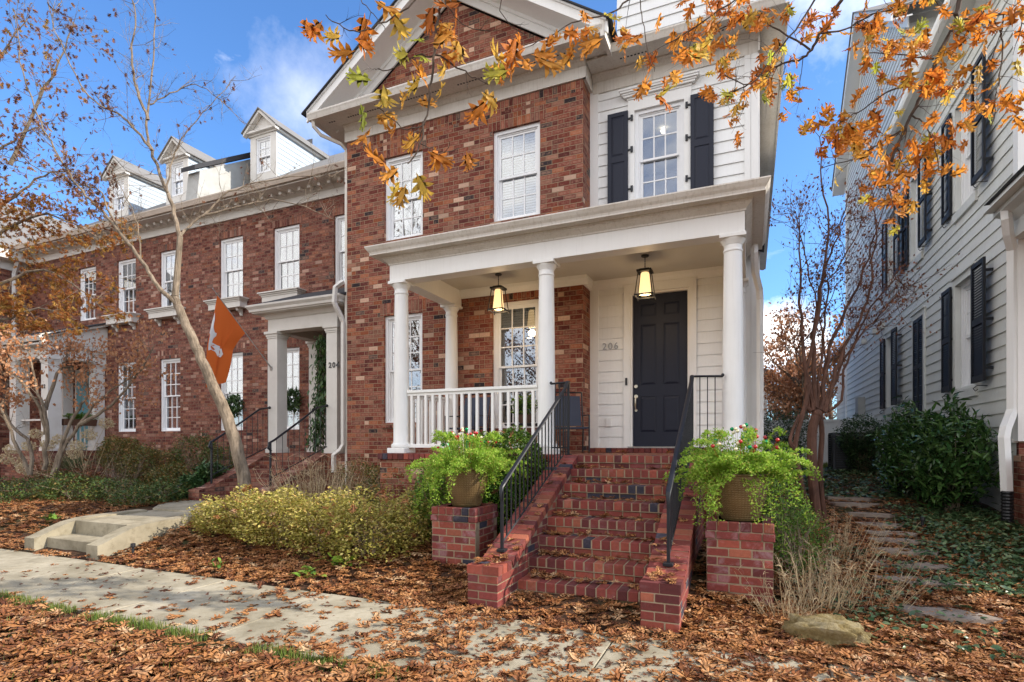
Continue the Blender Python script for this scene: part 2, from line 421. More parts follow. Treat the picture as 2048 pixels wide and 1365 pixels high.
M['leaf_litter'] = leaf_mat('fallen_oak_leaf', [(0, (.13, .045, .020)), (.15, (.25, .095, .034)), (.35, (.42, .185, .062)), (.55, (.54, .27, .11)), (.72, (.28, .10, .038)), (.88, (.46, .20, .07)), (1, (.68, .45, .25))], .15)
M['leaf_brown'] = leaf_mat('brown_dry_leaf', [(0, (.12, .045, .025)), (.5, (.20, .075, .035)), (1, (.30, .12, .05))], .25)
M['leaf_copper'] = leaf_mat('copper_autumn_leaf', [(0, (.42, .17, .07)), (.5, (.55, .26, .12)), (1, (.62, .36, .20))], .3)
M['leaf_gold'] = leaf_mat('golden_brown_leaf', [(0, (.34, .11, .03)), (.5, (.46, .19, .045)), (1, (.50, .32, .07))], .4)
M['leaf_fern'] = leaf_mat('fern_leaf', [(0, (.18, .34, .03)), (.4, (.30, .50, .045)), (.85, (.46, .62, .10)), (1, (.55, .45, .12))], .45, .5)
M['leaf_box'] = leaf_mat('boxwood_leaf', [(0, (.06, .14, .02)), (.6, (.14, .27, .03)), (1, (.30, .40, .06))], .25, .4, .5)
M['leaf_abelia'] = leaf_mat('variegated_leaf', [(0, (.20, .20, .035)), (.3, (.40, .36, .07)), (.6, (.58, .50, .13)), (.85, (.68, .58, .22)), (1, (.58, .30, .09))], .35)
M['leaf_green'] = leaf_mat('azalea_leaf', [(0, (.035, .080, .018)), (.5, (.085, .15, .03)), (.8, (.17, .19, .04)), (1, (.30, .16, .045))], .2, .45, .5)
M['leaf_azalea'] = leaf_mat('bronze_azalea_leaf', [(0, (.06, .10, .022)), (.5, (.18, .18, .04)), (.8, (.34, .20, .055)), (1, (.42, .20, .07))], .2, .45, .5)
M['leaf_laurel'] = leaf_mat('laurel_leaf', [(0, (.024, .070, .018)), (.5, (.050, .115, .028)), (1, (.11, .19, .05))], .15, .22, .6)
M['leaf_ivy'] = leaf_mat('ivy_leaf', [(0, (.03, .075, .028)), (.6, (.07, .12, .045)), (1, (.20, .26, .12))], .15, .35, .5)
M['leaf_holly'] = leaf_mat('dark_hedge_leaf', [(0, (.025, .065, .02)), (.7, (.06, .125, .035)), (1, (.13, .21, .06))], .15, .35, .5)
M['grass'] = leaf_mat('grass_blade', [(0, (.08, .14, .02)), (.6, (.17, .24, .04)), (1, (.36, .32, .12))], .35)
M['straw'] = leaf_mat('dry_stalk', [(0, (.34, .24, .13)), (.5, (.50, .38, .22)), (1, (.62, .50, .33))], .15)
M['ograss'] = leaf_mat('ornamental_grass_blade', [(0, (.06, .10, .04)), (.6, (.14, .17, .07)), (1, (.32, .27, .14))], .2)
M['hydrangea'] = leaf_mat('dried_flower', [(0, (.44, .33, .18)), (.5, (.70, .58, .36)), (1, (.78, .68, .48))], .3)
M['bark'] = bark_mat('grey_brown_bark', (.055, .040, .028), (.30, .235, .17), 22, 1.0)
M['bark_red'] = bark_mat('red_brown_bark', (.035, .018, .013), (.15, .075, .052), 14, .7, .7)
M['bark_dark'] = bark_mat('dark_twig_bark', (.045, .032, .024), (.12, .09, .07))
M['twig'] = bark_mat('pale_twig_bark', (.16, .11, .08), (.36, .28, .2))
def ground_mat():
    mat, nt = new_mat('leaf_mould_soil'); k = NT(nt); tc = k.obj()
    a = k.noise(tc, 22, 5, .7); b = k.noise(tc, 1.1, 4)
    c = k.ramp(a, [(.3, (.020, .012, .009)), (.55, (.075, .040, .024)), (.75, (.17, .085, .045))])
    c = k.mix(k.n('ShaderNodeMapRange', {'Value': b, 'From Min': .5, 'From Max': .7}, clamp=True).outputs[0], c, (.045, .050, .018))
    k.out(k.pbr(c, .95, k.bump(a, .8, .03), spec=.1)); return mat
M['ground'] = ground_mat()
def simple(name, col, rough=.5, metal=0.0, **kw):
    mat, nt = new_mat(name); k = NT(nt); tc = k.obj(); n = k.noise(tc, 25, 3)
    c = k.mix(k.m('MULTIPLY', n, .2), col, tuple(q * .6 for q in col))
    k.out(k.pbr(c, rough, None, metal, **kw)); return mat
M['brass'] = simple('satin_nickel', (.62, .56, .44), .3, .9)
M['digit'] = simple('brushed_number_metal', (.34, .33, .31), .4, .6)
M['digit_black'] = simple('black_number_metal', (.02, .02, .02), .4)
M['plastic_black'] = simple('black_plastic', (.012, .012, .014), .45)
M['pot'] = None
def pot_mat():
    mat, nt = new_mat('bronze_textured_pot'); k = NT(nt); tc = k.obj()
    n = k.noise(tc, 8, 4)
    c = k.mix(n, (.11, .070, .028), (.22, .145, .060))
    k.out(k.pbr(c, .38, None, .45, .5)); return mat
M['pot'] = pot_mat()
def glass_mat(name='window_glass', tint=(.75, .8, .85)):
    mat, nt = new_mat(name); k = NT(nt); tc = k.obj()
    bmp = k.bump(k.noise(tc, 2.0, 1), .03, .01)
    g = k.n('ShaderNodeBsdfGlossy', {'Color': (1, 1, 1, 1), 'Roughness': .01, 'Normal': bmp}).outputs[0]
    t = k.n('ShaderNodeBsdfTransparent', {'Color': (tint[0], tint[1], tint[2], 1)}).outputs[0]
    fr = k.n('ShaderNodeFresnel', {'IOR': 1.5}).outputs[0]
    fac = k.m('MINIMUM', k.m('ADD', k.m('MULTIPLY', fr, 1.5), .12), .9)
    k.out(k.n('ShaderNodeMixShader', {0: fac, 1: t, 2: g}).outputs[0]); return mat
M['glass'] = glass_mat()
M['blind'] = paint_mat('white_blind', (.62, .62, .61), .5, .02)
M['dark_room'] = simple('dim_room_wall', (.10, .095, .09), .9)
M['curtain'] = simple('white_curtain', (.70, .70, .68), .8)
def emit_mat(name, col, s):
    mat, nt = new_mat(name); k = NT(nt)
    k.out(k.n('ShaderNodeEmission', {'Color': (col[0], col[1], col[2], 1), 'Strength': s}).outputs[0]); return mat
M['bulb'] = emit_mat('lit_bulb', (1, .78, .48), 4)
def shade_mat():
    mat, nt = new_mat('frosted_lamp_glass'); k = NT(nt); tc = k.obj()
    e = k.n('ShaderNodeEmission', {'Color': (1, .64, .28, 1), 'Strength': .55}).outputs[0]
    p = k.pbr((.8, .72, .55), .4)
    k.out(k.n('ShaderNodeAddShader', {0: e, 1: p}).outputs[0]); return mat
M['lamp_shade'] = shade_mat()
M['flag'] = None
def flag_mat():
    mat, nt = new_mat('orange_flag_cloth'); k = NT(nt); tc = k.obj()
    w = k.noise(tc, 220, 2)
    c = k.mix(k.m('MULTIPLY', w, .3), (.70, .16, .035), (.50, .10, .02))
    p = k.pbr(c, .75, spec=.2); t = k.n('ShaderNodeBsdfTranslucent', {'Color': c}).outputs[0]
    k.out(k.n('ShaderNodeMixShader', {0: .35, 1: p, 2: t}).outputs[0]); return mat
M['flag'] = flag_mat()
M['flag_white'] = simple('white_flag_cloth', (.75, .75, .76), .8)
M['teal'] = paint_mat('teal_door_paint', (.10, .26, .30), .45, .03)
M['vinyl'] = paint_mat('white_vinyl', (.72, .73, .74), .45, .04)
M['berry_red'] = simple('red_berry', (.42, .02, .02), .25)
M['berry_green'] = simple('green_bauble', (.01, .28, .10), .12, .5)
M['berry_gold'] = simple('pale_bauble', (.75, .68, .45), .2, .3)
M['wicker'] = simple('brown_coir', (.12, .06, .035), .9)
M['ac'] = simple('dark_grey_metal', (.035, .04, .05), .45, .3)
M['chair'] = simple('navy_mesh_fabric', (.02, .028, .055), .6)
# ================================================================== WALL HELPERS
def planeY(y): return lambda u, w, z: (u, y + w, z)
def planeX(x): return lambda u, w, z: (x + w, u, z)
def wall(tr, u0, u1, z0, z1, ops=(), depth=.12, clip=None, mb=None):
    """wall skin in plane w=0 with rectangular openings (ua,ub,za,zb) and reveals"""
    mb = mb or MB(tr)
    us = sorted({u0, u1, *[q for o in ops for q in o[:2] if u0 < q < u1]})
    zs = sorted({z0, z1, *[q for o in ops for q in o[2:] if z0 < q < z1]})
    for a, b in zip(us, us[1:]):
        for c, d in zip(zs, zs[1:]):
            mu = (a + b) / 2; mz = (c + d) / 2
            if any(o[0] < mu < o[1] and o[2] < mz < o[3] for o in ops): continue
            mb.face((a, 0, c), (b, 0, c), (b, 0, d), (a, 0, d))
    for a, b, c, d in ops:
        mb.face((a, 0, c), (a, depth, c), (a, depth, d), (a, 0, d)); mb.face((b, 0, c), (b, 0, d), (b, depth, d), (b, depth, c))
        mb.face((a, 0, c), (b, 0, c), (b, depth, c), (a, depth, c)); mb.face((a, 0, d), (a, depth, d), (b, depth, d), (b, 0, d))
    return mb
def siding(tr, u0, u1, z0, z1, ops=(), ex=.2, proud=.020, clip=None, mb=None):
    """lapped boards; clip(z)->(ua,ub) narrows a gable"""
    mb = mb or MB(tr)
    n = int(math.ceil((z1 - z0) / ex))
    for i in range(n):
        ra = z0 + i * ex; rb = min(z1, ra + ex)
        cuts = sorted({ra, rb, *[q for o in ops for q in o[2:] if ra < q < rb]})
        for c, d in zip(cuts, cuts[1:]):
            wa = -proud * (1 - (c - ra) / ex); wb = -proud * (1 - (d - ra) / ex)
            mz = (c + d) / 2
            segs = [(u0, u1)]
            for o in ops:
                if o[2] < mz < o[3]:
                    ns = []
                    for a, b in segs:
                        if o[1] <= a or o[0] >= b: ns.append((a, b)); continue
                        if o[0] > a: ns.append((a, o[0]))
                        if o[1] < b: ns.append((o[1], b))
                    segs = ns
            for a, b in segs:
                a1, b1, a2, b2 = a, b, a, b
                if clip:
                    l, r = clip(c); a1 = max(a, l); b1 = min(b, r); l, r = clip(d); a2 = max(a, l); b2 = min(b, r)
                    if b1 <= a1: continue
                    if b2 < a2: a2 = b2 = (a2 + b2) / 2
                mb.face((a1, wa, c), (b1, wa, c), (b2, wb, d), (a2, wb, d))
                if c == ra: mb.face((a1, wa, c), (a1, .0, c), (b1, .0, c), (b1, wa, c))
    return mb
def window(tr, parent, ua, ub, za, zb, rows=(2, 2), cols=3, blind='full', fw=.065, sill=True, w0=.055, seed=0, lower=0.0):
    """double hung window set in an opening; w = depth into the wall. window > sash, pane, blind"""
    mb = MB(tr)
    mb.box(ua, ua + fw, w0, w0 + .10, za, zb); mb.box(ub - fw, ub, w0, w0 + .10, za, zb)
    mb.box(ua + fw, ub - fw, w0, w0 + .10, zb - fw, zb)
    mb.box(ua + fw, ub - fw, w0 + .002, w0 + .13, za, za + .035)
    if sill: mb.box(ua + .001, ub - .001, w0 - .05, w0 + .09, za - .045, za - .0005)
    # inner step
    a, b, c, d = ua + fw, ub - fw, za + .035, zb - fw
    for p, q in ((a, a + .022), (b - .022, b)): mb.box(p, q, w0 + .03, w0 + .14, c, d)
    mb.box(a + .022, b - .022, w0 + .03, w0 + .14, d - .022, d)
    win = mb.build('window', M['sash'], parent)
    a += .022; b -= .022; d -= .022
    tot = sum(rows); zm = c + (d - c) * rows[1] / tot
    for k, (s0, s1, wd) in enumerate(((zm - .018, d, w0 + .045), (c, zm + .018, w0 + .085))):
        sm = MB(tr); st = .045
        sm.box(a, a + st, wd, wd + .035, s0, s1); sm.box(b - st, b, wd, wd + .035, s0, s1)
        bt = .038 if k == 0 else .07
        sm.box(a + st, b - st, wd, wd + .035, s0, s0 + bt); sm.box(a + st, b - st, wd, wd + .035, s1 - .038, s1)
        x0, x1, y0, y1 = a + st, b - st, s0 + bt, s1 - .038
        nr = rows[k]
        for i in range(1, cols):
            x = x0 + (x1 - x0) * i / cols; sm.box(x - .011, x + .011, wd + .003, wd + .03, y0, y1)
        for j in range(1, nr):
            z = y0 + (y1 - y0) * j / nr; sm.box(x0, x1, wd + .004, wd + .029, z - .011, z + .011)
        sm.build('sash', M['sash'], win)
        pm = MB(tr); pm.box(x0, x1, wd + .012, wd + .018, y0, y1); pm.build('pane', M['glass'], win)
    if blind:
        bm = MB(tr); wd = w0 + .19
        zt = d; zbm = c if blind == 'full' else c + (d - c) * blind
        n = int((zt - zbm) / .05)
        for i in range(n):
            z = zt - (i + .5) * .05
            bm.face((a + .01, wd - .012, z - .024), (b - .01, wd - .012, z - .024), (b - .01, wd + .012, z + .026), (a + .01, wd + .012, z + .026))
        bm.build('blind', M['blind'], win)
    return win
def soldier(tr, ua, ub, z0, z1, parent, mat, w=-.003):
    mb = MB(tr); mb.box(ua, ub, w, .02, z0, z1); return mb.build('brick_lintel', mat, parent)
# ================================================================== MAIN HOUSE (206)
house = thing('brick_house', (-4, 9.5, .4), 'red brick and white clapboard house with columned porch, navy door and number 206', 'house')
YB = 9.5; YS = 9.98; XL = -8.0; XC = -2.73; XR = .12
PB = planeY(YB); PS = planeY(YS)
ops = [(-7.02, -6.08, 5.80, 7.53), (-4.51, -3.55, 5.80, 7.53), (-7.03, -6.09, 2.0, 4.235), (-4.52, -3.55, 1.86, 4.25)]
mb = wall(PB, XL, XC, .2, 8.07, ops)
mb.face((XC, 0, .2), (XC, .5, .2), (XC, .5, 8.07), (XC, 0, 8.07))
mb.face((XL, 0, .2), (XL, 0, 8.07), (XL, 8, 8.07), (XL, 8, .2))
mb.build('brick_wall', M['brick'], house)
soldier(PB, XL + .001, XC - .001, 7.865, 8.065, house, M['soldier'])
for a, b, c, d in ops: soldier(PB, a - .1, b + .1, d + .001, d + .262, house, M['soldier'])
for a, b, c, d in (ops[2], ops[3]):
    mb = MB(PB); mb.box(a - .05, b + .05, -.045, .02, c - .105, c - .047); mb.build('brick_sill', M['soldier'], house)
window(PB, house, *ops[0], rows=(2, 2), blind=None); window(PB, house, *ops[1], rows=(2, 2), blind='full')
window(PB, house, *ops[2], rows=(3, 3), blind=None); window(PB, house, *ops[3], rows=(3, 3), blind=.83)
# siding wall, door opening, upper window opening
dop = (-1.985, -.96, 1.44, 4.28); uop = (-1.905, -1.05, 5.82, 7.55)
mb = siding(PS, XC + .16, XR - .2, 1.49, 8.2, [dop, uop])
wall(PS, XC + .001, XR, .2, 1.49, [], mb=mb); wall(planeY(YS + .004), XC + .001, XR - .001, 1.49, 8.3, [dop, uop], .16, mb=mb)
mb.build('siding_wall', M['siding'], house)
mb = MB(PS); mb.box(XC + .002, XC + .16, -.03, .01, 1.49, 8.15); mb.box(XR - .205, XR - .11, -.032, .01, 1.5, 8.15)
mb.box(XR - .105, XR + .004, -.035, .02, 1.3, 8.029); mb.box(XR + .0045, XR + .028, -.02, .12, 1.3, 8.028)
mb.build('corner_board', M['white'], house)
mb = siding(planeX(XR), YS, 23.5, 1.3, 8.15, [], proud=-.022); mb.build('side_siding_wall', M['siding'], house)
mb = MB(); mb.box(XR - .02, XR + .012, 9.7, 23.5, .3, 1.3); mb.build('foundation_wall', M['brick'], house)
w = window(PS, house, *uop, rows=(2, 2), blind=None, sill=False, w0=.005)
# upper window casing with crown
mb = MB(PS); a, b, c, d = uop
mb.box(a - .12, a, -.045, .0, c, d); mb.box(b, b + .12, -.045, 0, c, d); mb.box(a - .12, b + .12, -.046, 0, d, d + .20)
mb.box(a - .13, b + .13, -.06, 0, d + .2005, d + .235)
for i, (e, h0, h1) in enumerate(((.075, .235, .27), (.10, .27, .30), (.135, .30, .335), (.155, .335, .365))):
    mb.box(a - .12 - e * .9, b + .12 + e * .9, -.05 - e * .7, 0, d + h0 + .0005, d + h1)
mb.box(a - .15, b + .15, -.09, 0, c - .05, c - .001)
mb.build('window_casing', M['white'], house)
def panel_shutter(ua, ub, za, zb, hinge):
    s = MB(PS); y = -.085
    s.box(ua, ub, y + .012, y + .03, za, zb); st = .065
    s.box(ua, ua + st, y, y + .0118, za, zb); s.box(ub - st, ub, y, y + .0118, za, zb)
    m = za + (zb - za) * .52
    for p, q in ((za, za + .09), (m - .055, m + .055), (zb - .07, zb)): s.box(ua + st, ub - st, y + .0005, y + .0118, p, q)
    for p, q in ((za + .09, m - .055), (m + .055, zb - .07)):
        x0, x1 = ua + st + .012, ub - st - .012; p += .012; q -= .012; g = .03
        s.face((x0, y + .0115, p), (x1, y + .0115, p), (x1 - g, y + .002, p + g), (x0 + g, y + .002, p + g))
        s.face((x0, y + .0115, q), (x0 + g, y + .002, q - g), (x1 - g, y + .002, q - g), (x1, y + .0115, q))
        s.face((x0, y + .0115, p), (x0 + g, y + .002, p + g), (x0 + g, y + .002, q - g), (x0, y + .0115, q))
        s.face((x1, y + .0115, p), (x1, y + .0115, q), (x1 - g, y + .002, q - g), (x1 - g, y + .002, p + g))
        s.face((x0 + g, y + .002, p + g), (x1 - g, y + .002, p + g), (x1 - g, y + .002, q - g), (x0 + g, y + .002, q - g))
    sh = s.build('shutter', M['navy'], house)
    for z in (za + .35, za + (zb - za) * .60, zb - .14):
        h = MB(PS)
        if hinge > 0: h.box(ub, ub + .075, y + .02, -.03, z - .012, z + .012); h.box(ub + .045, ub + .085, -.075, -.047, z - .05, z + .05)
        else: h.box(ua - .075, ua, y + .02, -.03, z - .012, z + .012); h.box(ua - .085, ua - .045, -.075, -.047, z - .05, z + .05)
        h.build('hinge', M['black'], sh)
panel_shutter(-2.385, -2.015, 5.80, 7.56, 1); panel_shutter(-.94, -.565, 5.80, 7.56, -1)
# cornice, frieze, gutters
def corn(u0, u1, yw, z0, name='cornice', left=True, right=False):
    """frieze board + bed mould + soffit along X at wall y"""
    mb = MB()
    prof = [(yw + .02, z0), (yw - .035, z0), (yw - .035, z0 + .20), (yw - .06, z0 + .215), (yw - .10, z0 + .27), (yw - .135, z0 + .285), (yw - .14, z0 + .31), (yw - .50, z0 + .31), (yw - .50, z0 + .335), (yw + .02, z0 + .335)]
    mb.prism(prof, u0, u1, 'x'); return mb
def gutter_profile(y, z, d=.12, h=.13):
    return [(y + d, z), (y + .035, z), (y + .015, z + h * .35), (y + .005, z + h * .55), (y - .012, z + h * .8), (y - .012, z + h), (y + .002, z + h), (y + .002, z + h - .012), (y + d, z + h - .012)]
mb = corn(XL - .0, XC + .055, YB, 8.07)
mb.box(XL - .035, XL, YB - .035, 12, 8.07, 8.38); mb.box(XC, XC + .05, YB - .03, YS - .035, 8.07, 8.379)
mb.box(XL - .48, XL, 9.02, 12, 8.385, 8.41)
mb.box(XC + .05, XC + .45, 9.02, YS, 8.383, 8.4)
mb.build('cornice', M['white_old'], house)
mb = MB(); mb.prism(gutter_profile(8.90, 8.375), -8.55, -2.25, 'x')
mb.box(-8.55, -8.42, 8.93, 11.6, 8.38, 8.495); mb.build('gutter', M['white_old'], house)
mb = corn(XC + .06, XR + .02, YS, 8.03); mb.box(XR, XR + .03, 9.9, 23.5, 8.03, 8.34); mb.box(XR, XR + .44, 9.46, 23.6, 8.366, 8.386)
mb.build('cornice', M['white_old'], house)
mb = MB(); mb.prism(gutter_profile(9.37, 8.33), -2.25, .50, 'x'); mb.box(.40, .50, 9.50, 23.6, 8.34, 8.46); mb.build('gutter', M['white_old'], house)
v = MB()                                    # perforated soffit vent strips
for x in np.arange(-8.2, -2.4, .062):
    if int(x * 3.1) % 4 != 0: v.box(x, x + .035, 9.16, 9.19, 8.376, 8.3795)
for x in np.arange(-2.1, .1, .062):
    if int(x * 3.1) % 4 != 0: v.box(x, x + .035, 9.62, 9.65, 8.336, 8.3395)
v.build('soffit_vent', M['plastic_black'], house)
# gable pediment
AX = -5.37
def rk(x, top=10.80): return top - .69 * abs(x - AX)
mb = MB(PB); mb.face((XL, .004, 8.0), (XC, .004, 8.0), (XC, .004, 8.48), (AX, .004, 10.30), (XL, .004, 8.48)); mb.build('gable_brick_wall', M['brick'], house)
for sg in (-1, 1):
    e = 3.1
    mb = MB()
    def Q(t, dz): return (AX + sg * t, 10.80 - .69 * t + dz)
    top = [Q(0, -.03), Q(e + .12, -.03), Q(e + .12, -.235), Q(0, -.25)]
    mb.prism(top if sg > 0 else top, 8.93, 8.97, 'y')
    mb.prism([Q(0, -.03), Q(e + .1, -.03), Q(e + .1, -.065), Q(0, -.065)], 8.90, 8.929, 'y')
    mb.prism([Q(0, -.20), Q(e, -.20), Q(e, -.232), Q(0, -.232)], 8.97, 9.495, 'y')
    mb.prism([Q(0, -.232), Q(e - .2, -.232), Q(e - .2, -.46), Q(0, -.46)], 9.462, 9.495, 'y')
    mb.prism([Q(0, -.232), Q(e - .2, -.232), Q(e - .2, -.30), Q(0, -.30)], 9.42, 9.461, 'y')
    mb.build('rake_board', M['white'], house)
    mb = MB(); mb.prism([Q(0, 0), Q(e + .2, 0), Q(e + .2, -.028), Q(0, -.028)], 8.86, 16, 'y'); mb.build('roof', M['shingle'], house)
mb = MB(); mb.box(-2.27, -2.20, 8.92, 9.5, 8.30, 8.62); mb.box(XC + .05, -2.25, 9.02, 9.40, 8.40, 8.55)
mb.build('gutter_return', M['white_old'], house)
mb = MB(); mb.prism([(9.42, 8.46), (16, 12.6), (16, 12.63), (9.42, 8.49)], AX, .5, 'x'); mb.build('roof', M['shingle'], house)
# upper siding face of the cross gable over the entry
mb = siding(planeY(10.3), -2.3, .05, 8.75, 11.6, [], ex=.2); mb.box(.05, .1, -.03, 6, 8.6, 11.6); mb.build('upper_siding_wall', M['siding'], house)
# door
mb = MB(PS); a, b, c, d = dop
mb.box(a - .115, a, -.05, .02, 1.49, d + .001); mb.box(b, b + .115, -.05, .02, 1.49, d + .001); mb.box(a - .115, b + .115, -.052, .02, d, d + .13)
mb.box(a - .125, b + .125, -.066, .02, d + .1302, d + .155)
mb.box(a, a + .035, -.01, .12, 1.50, d); mb.box(b - .035, b, -.01, .12, 1.50, d); mb.box(a + .035, b - .035, -.01, .12, d - .035, d)
mb.build('door_frame', M['white'], house)
mb = MB(PS); mb.box(a - .03, b + .03, -.10, .14, 1.492, 1.515); mb.build('threshold', M['digit'], house)
mb = MB(PS); a += .037; b -= .037; y = .055; za = 1.517; zb = 4.243
mb.box(a, b, y + .014, y + .045, za, zb)
W = b - a; st = .13; mu = .115
cols = [(a + st, a + W / 2 - mu / 2), (a + W / 2 + mu / 2, b - st)]
rws = [(za + .25, za + .90), (za + 1.10, za + 2.20), (za + 2.33, za + 2.57)]
mb.box(a, a + st, y, y + .0138, za, zb); mb.box(b - st, b, y, y + .0138, za, zb); mb.box(a + W / 2 - mu / 2, a + W / 2 + mu / 2, y, y + .0138, za, zb)
for c0, c1 in cols:
    zz = [za] + [q for r in rws for q in r] + [zb]
    for p, q in zip(zz[::2], zz[1::2]): mb.box(c0, c1, y + .0004, y + .0138, p, q)
    for p, q in rws:
        g = .035; x0, x1 = c0 + .012, c1 - .012; p += .012; q -= .012
        A = [(x0, p), (x1, p), (x1, q), (x0, q)]; B = [(x0 + g, p + g), (x1 - g, p + g), (x1 - g, q - g), (x0 + g, q - g)]
        for i in range(4):
            j = (i + 1) % 4; mb.face((A[i][0], y + .0136, A[i][1]), (A[j][0], y + .0136, A[j][1]), (B[j][0], y + .002, B[j][1]), (B[i][0], y + .002, B[i][1]))
        mb.face(*[(q_[0], y + .002, q_[1]) for q_ in B])
door = mb.build('door', M['navy'], house)
mb = MB(PS); hx = a + .055
mb.tube([(hx, y, 2.60), (hx, y - .03, 2.60)], [.034, .03], 14)
mb.box(hx - .006, hx + .006, y - .045, y - .03, 2.59, 2.61)
door_lock = mb.build('deadbolt', M['brass'], door, smooth=True)
mb = MB(PS); mb.tube([(hx, y, 2.42), (hx, y - .012, 2.42)], .034, 14); mb.tube([(hx, y, 2.17), (hx, y - .012, 2.17)], .024, 12)
mb.tube([(hx, y - .01, 2.40), (hx, y - .06, 2.38), (hx, y - .065, 2.30), (hx, y - .05, 2.22), (hx, y - .01, 2.17)], [.012, .013, .014, .012, .01], 8)
mb.build('door_handle', M['brass'], door, smooth=True)
mb = MB(PS); mb.box(-2.065, -2.03, -.075, -.0525, 2.62, 2.75); mb.box(-2.056, -2.04, -.078, -.0751, 2.70, 2.72); mb.build('doorbell', M['plastic_black'], house)
mb = MB(PS); mb.box(-2.42, -2.33, -.045, -.01, 1.88, 2.03); mb.box(-2.41, -2.34, -.053, -.0451, 1.89, 1.945); mb.box(-2.41, -2.34, -.053, -.0451, 1.965, 2.02)
mb.build('outlet_cover', M['white'], house)
def number(txt, loc, size, parent, mat, rot=(PI / 2, 0, 0), name='house_number', bold=.004):
    cu = bpy.data.curves.new('t', 'FONT'); cu.body = txt; cu.size = size; cu.extrude = .004; cu.offset = bold; cu.space_character = 1.25
    cu.align_x = 'CENTER'; cu.align_y = 'CENTER'; cu.resolution_u = 4
    o = bpy.data.objects.new('t', cu); COL.objects.link(o)
    dg = bpy.context.evaluated_depsgraph_get(); me = bpy.data.meshes.new_from_object(o.evaluated_get(dg)); bpy.data.objects.remove(o)
    me.materials.clear(); me.materials.append(mat); me.name = name
    ob = bpy.data.objects.new(name, me); COL.objects.link(ob); ob.parent = parent
    ob.location = Vector(loc) - wloc(parent); ob.rotation_euler = rot; return ob
number('206', (-2.345, YS - .034, 3.345), .17, house, M['digit'], bold=.001)
# ------------------------------------------------------------------ porch
FZ = 1.41
mb = MB(); mb.box(-5.5, XR - .02, 7.33, YB - .001, .1, FZ - .055)
mb.build('porch_base', M['brick'], house)
mb = MB()
x = -5.53
while x < XR - .05:
    if not (-2.2 < x < -.9 and False): mb.cbox(x + .004, x + .096, 7.29, 7.50, FZ - .095, FZ, .006, .002)
    x += .1
mb.build('porch_edge_course', M['step_brick'], house)
mb = MB(); mb.box(-5.52, XR, 7.36, YS - .04, FZ - .054, FZ - .008); mb.build('porch_floor', M['brick'], house)
mb = MB(); x = XC + .02
while x < XR - .1:
    mb.cbox(x + .004, x + .096, YS - .12, YS + .1, FZ - .008, 1.488, .005, .001); x += .1
mb.build('door_step_course', M['step_brick'], house)
def column(x, y, name='column'):
    mb = MB(); R = .128
    mb.cbox(x - .168, x + .168, y - .168, y + .168, FZ + .001, FZ + .085, .006)
    prof = [(.150, FZ + .086), (.165, FZ + .10), (.168, FZ + .125), (.160, FZ + .148), (.142, FZ + .158), (.138, FZ + .175), (.131, FZ + .19)]
    h0, h1 = FZ + .19, 4.03
    for i in range(1, 9):
        t = i / 8; prof.append((.131 - .021 * (t ** 1.7), h0 + (h1 - h0) * t))
    prof += [(.118, 4.032), (.122, 4.045), (.118, 4.058), (.111, 4.060), (.111, 4.115), (.118, 4.12), (.122, 4.135), (.140, 4.16), (.150, 4.18), (.152, 4.19)]
    mb.lathe(x, y, prof, 32); mb.cbox(x - .160, x + .160, y - .160, y + .160, 4.191, 4.238, .004)
    return mb.build(name, M['white'], house, smooth=True)
for x in (-5.31, -2.756, -.202): column(x, 7.65)
column(-5.31, 9.32); column(-.18, 9.78)
mb = MB()
mb.box(-5.45, -.06, 7.52, 7.78, 4.24, 4.555)                        # front beam
mb.box(-5.45, -5.19, 7.781, 9.499, 4.241, 4.554); mb.box(-.33, -.061, 7.781, YS - .04, 4.241, 4.554)
mb.box(-5.19, -.33, 7.781, 7.81, 4.30, 4.42)
mb.build('porch_beam', M['white'], house)
def crown_ring(z0, steps, x0, x1, y0, mb):
    for e0, e1, h0, h1 in steps:
        mb.prism([(y0, z0 + h0), (y0 - e0, z0 + h0), (y0 - e1, z0 + h1), (y0, z0 + h1)], x0 - e0, x1 + e0, 'x')
# flared cornice of the porch: mitred frustum rings
def ring(mb, xa, xb, ya, yb, z0, e0, z1, e1):
    P0 = [(xa - e0, yb, z0), (xa - e0, ya - e0, z0), (xb + e0, ya - e0, z0), (xb + e0, yb, z0)]
    P1 = [(xa - e1, yb, z1), (xa - e1, ya - e1, z1), (xb + e1, ya - e1, z1), (xb + e1, yb, z1)]
    for i in range(3): mb.face(P0[i], P0[i + 1], P1[i + 1], P1[i])
def ring_profile(mb, xa, xb, ya, yb, prof):
    for (e0, z0), (e1, z1) in zip(prof, prof[1:]): ring(mb, xa, xb, ya, yb, z0, e0, z1, e1)
mb = MB(); ring_profile(mb, -5.45, -.06, 7.52, 9.5, [(0.0, 4.50), (.015, 4.502), (.015, 4.52), (.03, 4.535), (.075, 4.575), (.085, 4.60), (.10, 4.605), (.10, 4.62), (.235, 4.622), (.235, 4.638)])
mb.build('porch_cornice', M['white_old'], house)
mb = MB(); ring_profile(mb, -5.45, -.06, 7.52, 9.5, [(.16, 4.636), (.225, 4.636), (.232, 4.655), (.238, 4.67), (.262, 4.70), (.285, 4.738), (.29, 4.745), (.29, 4.762), (.275, 4.763), (.272, 4.73)])
mb.build('porch_gutter', M['white_old'], house)
mb = MB(); ring_profile(mb, -5.45, -.06, 7.52, YS, [(.272, 4.72), (.05, 4.80)]); mb.box(-5.5, -.01, 7.47, YS - .03, 4.78, 4.80)
mb.prism([(7.42, 4.80), (YS - .03, 5.02), (YS - .03, 4.80)], -5.6, .1, 'x'); mb.box(-.25, .12, 8.9, 9.93, 4.9, 5.2)
mb.build('porch_roof', M['shingle'], house)
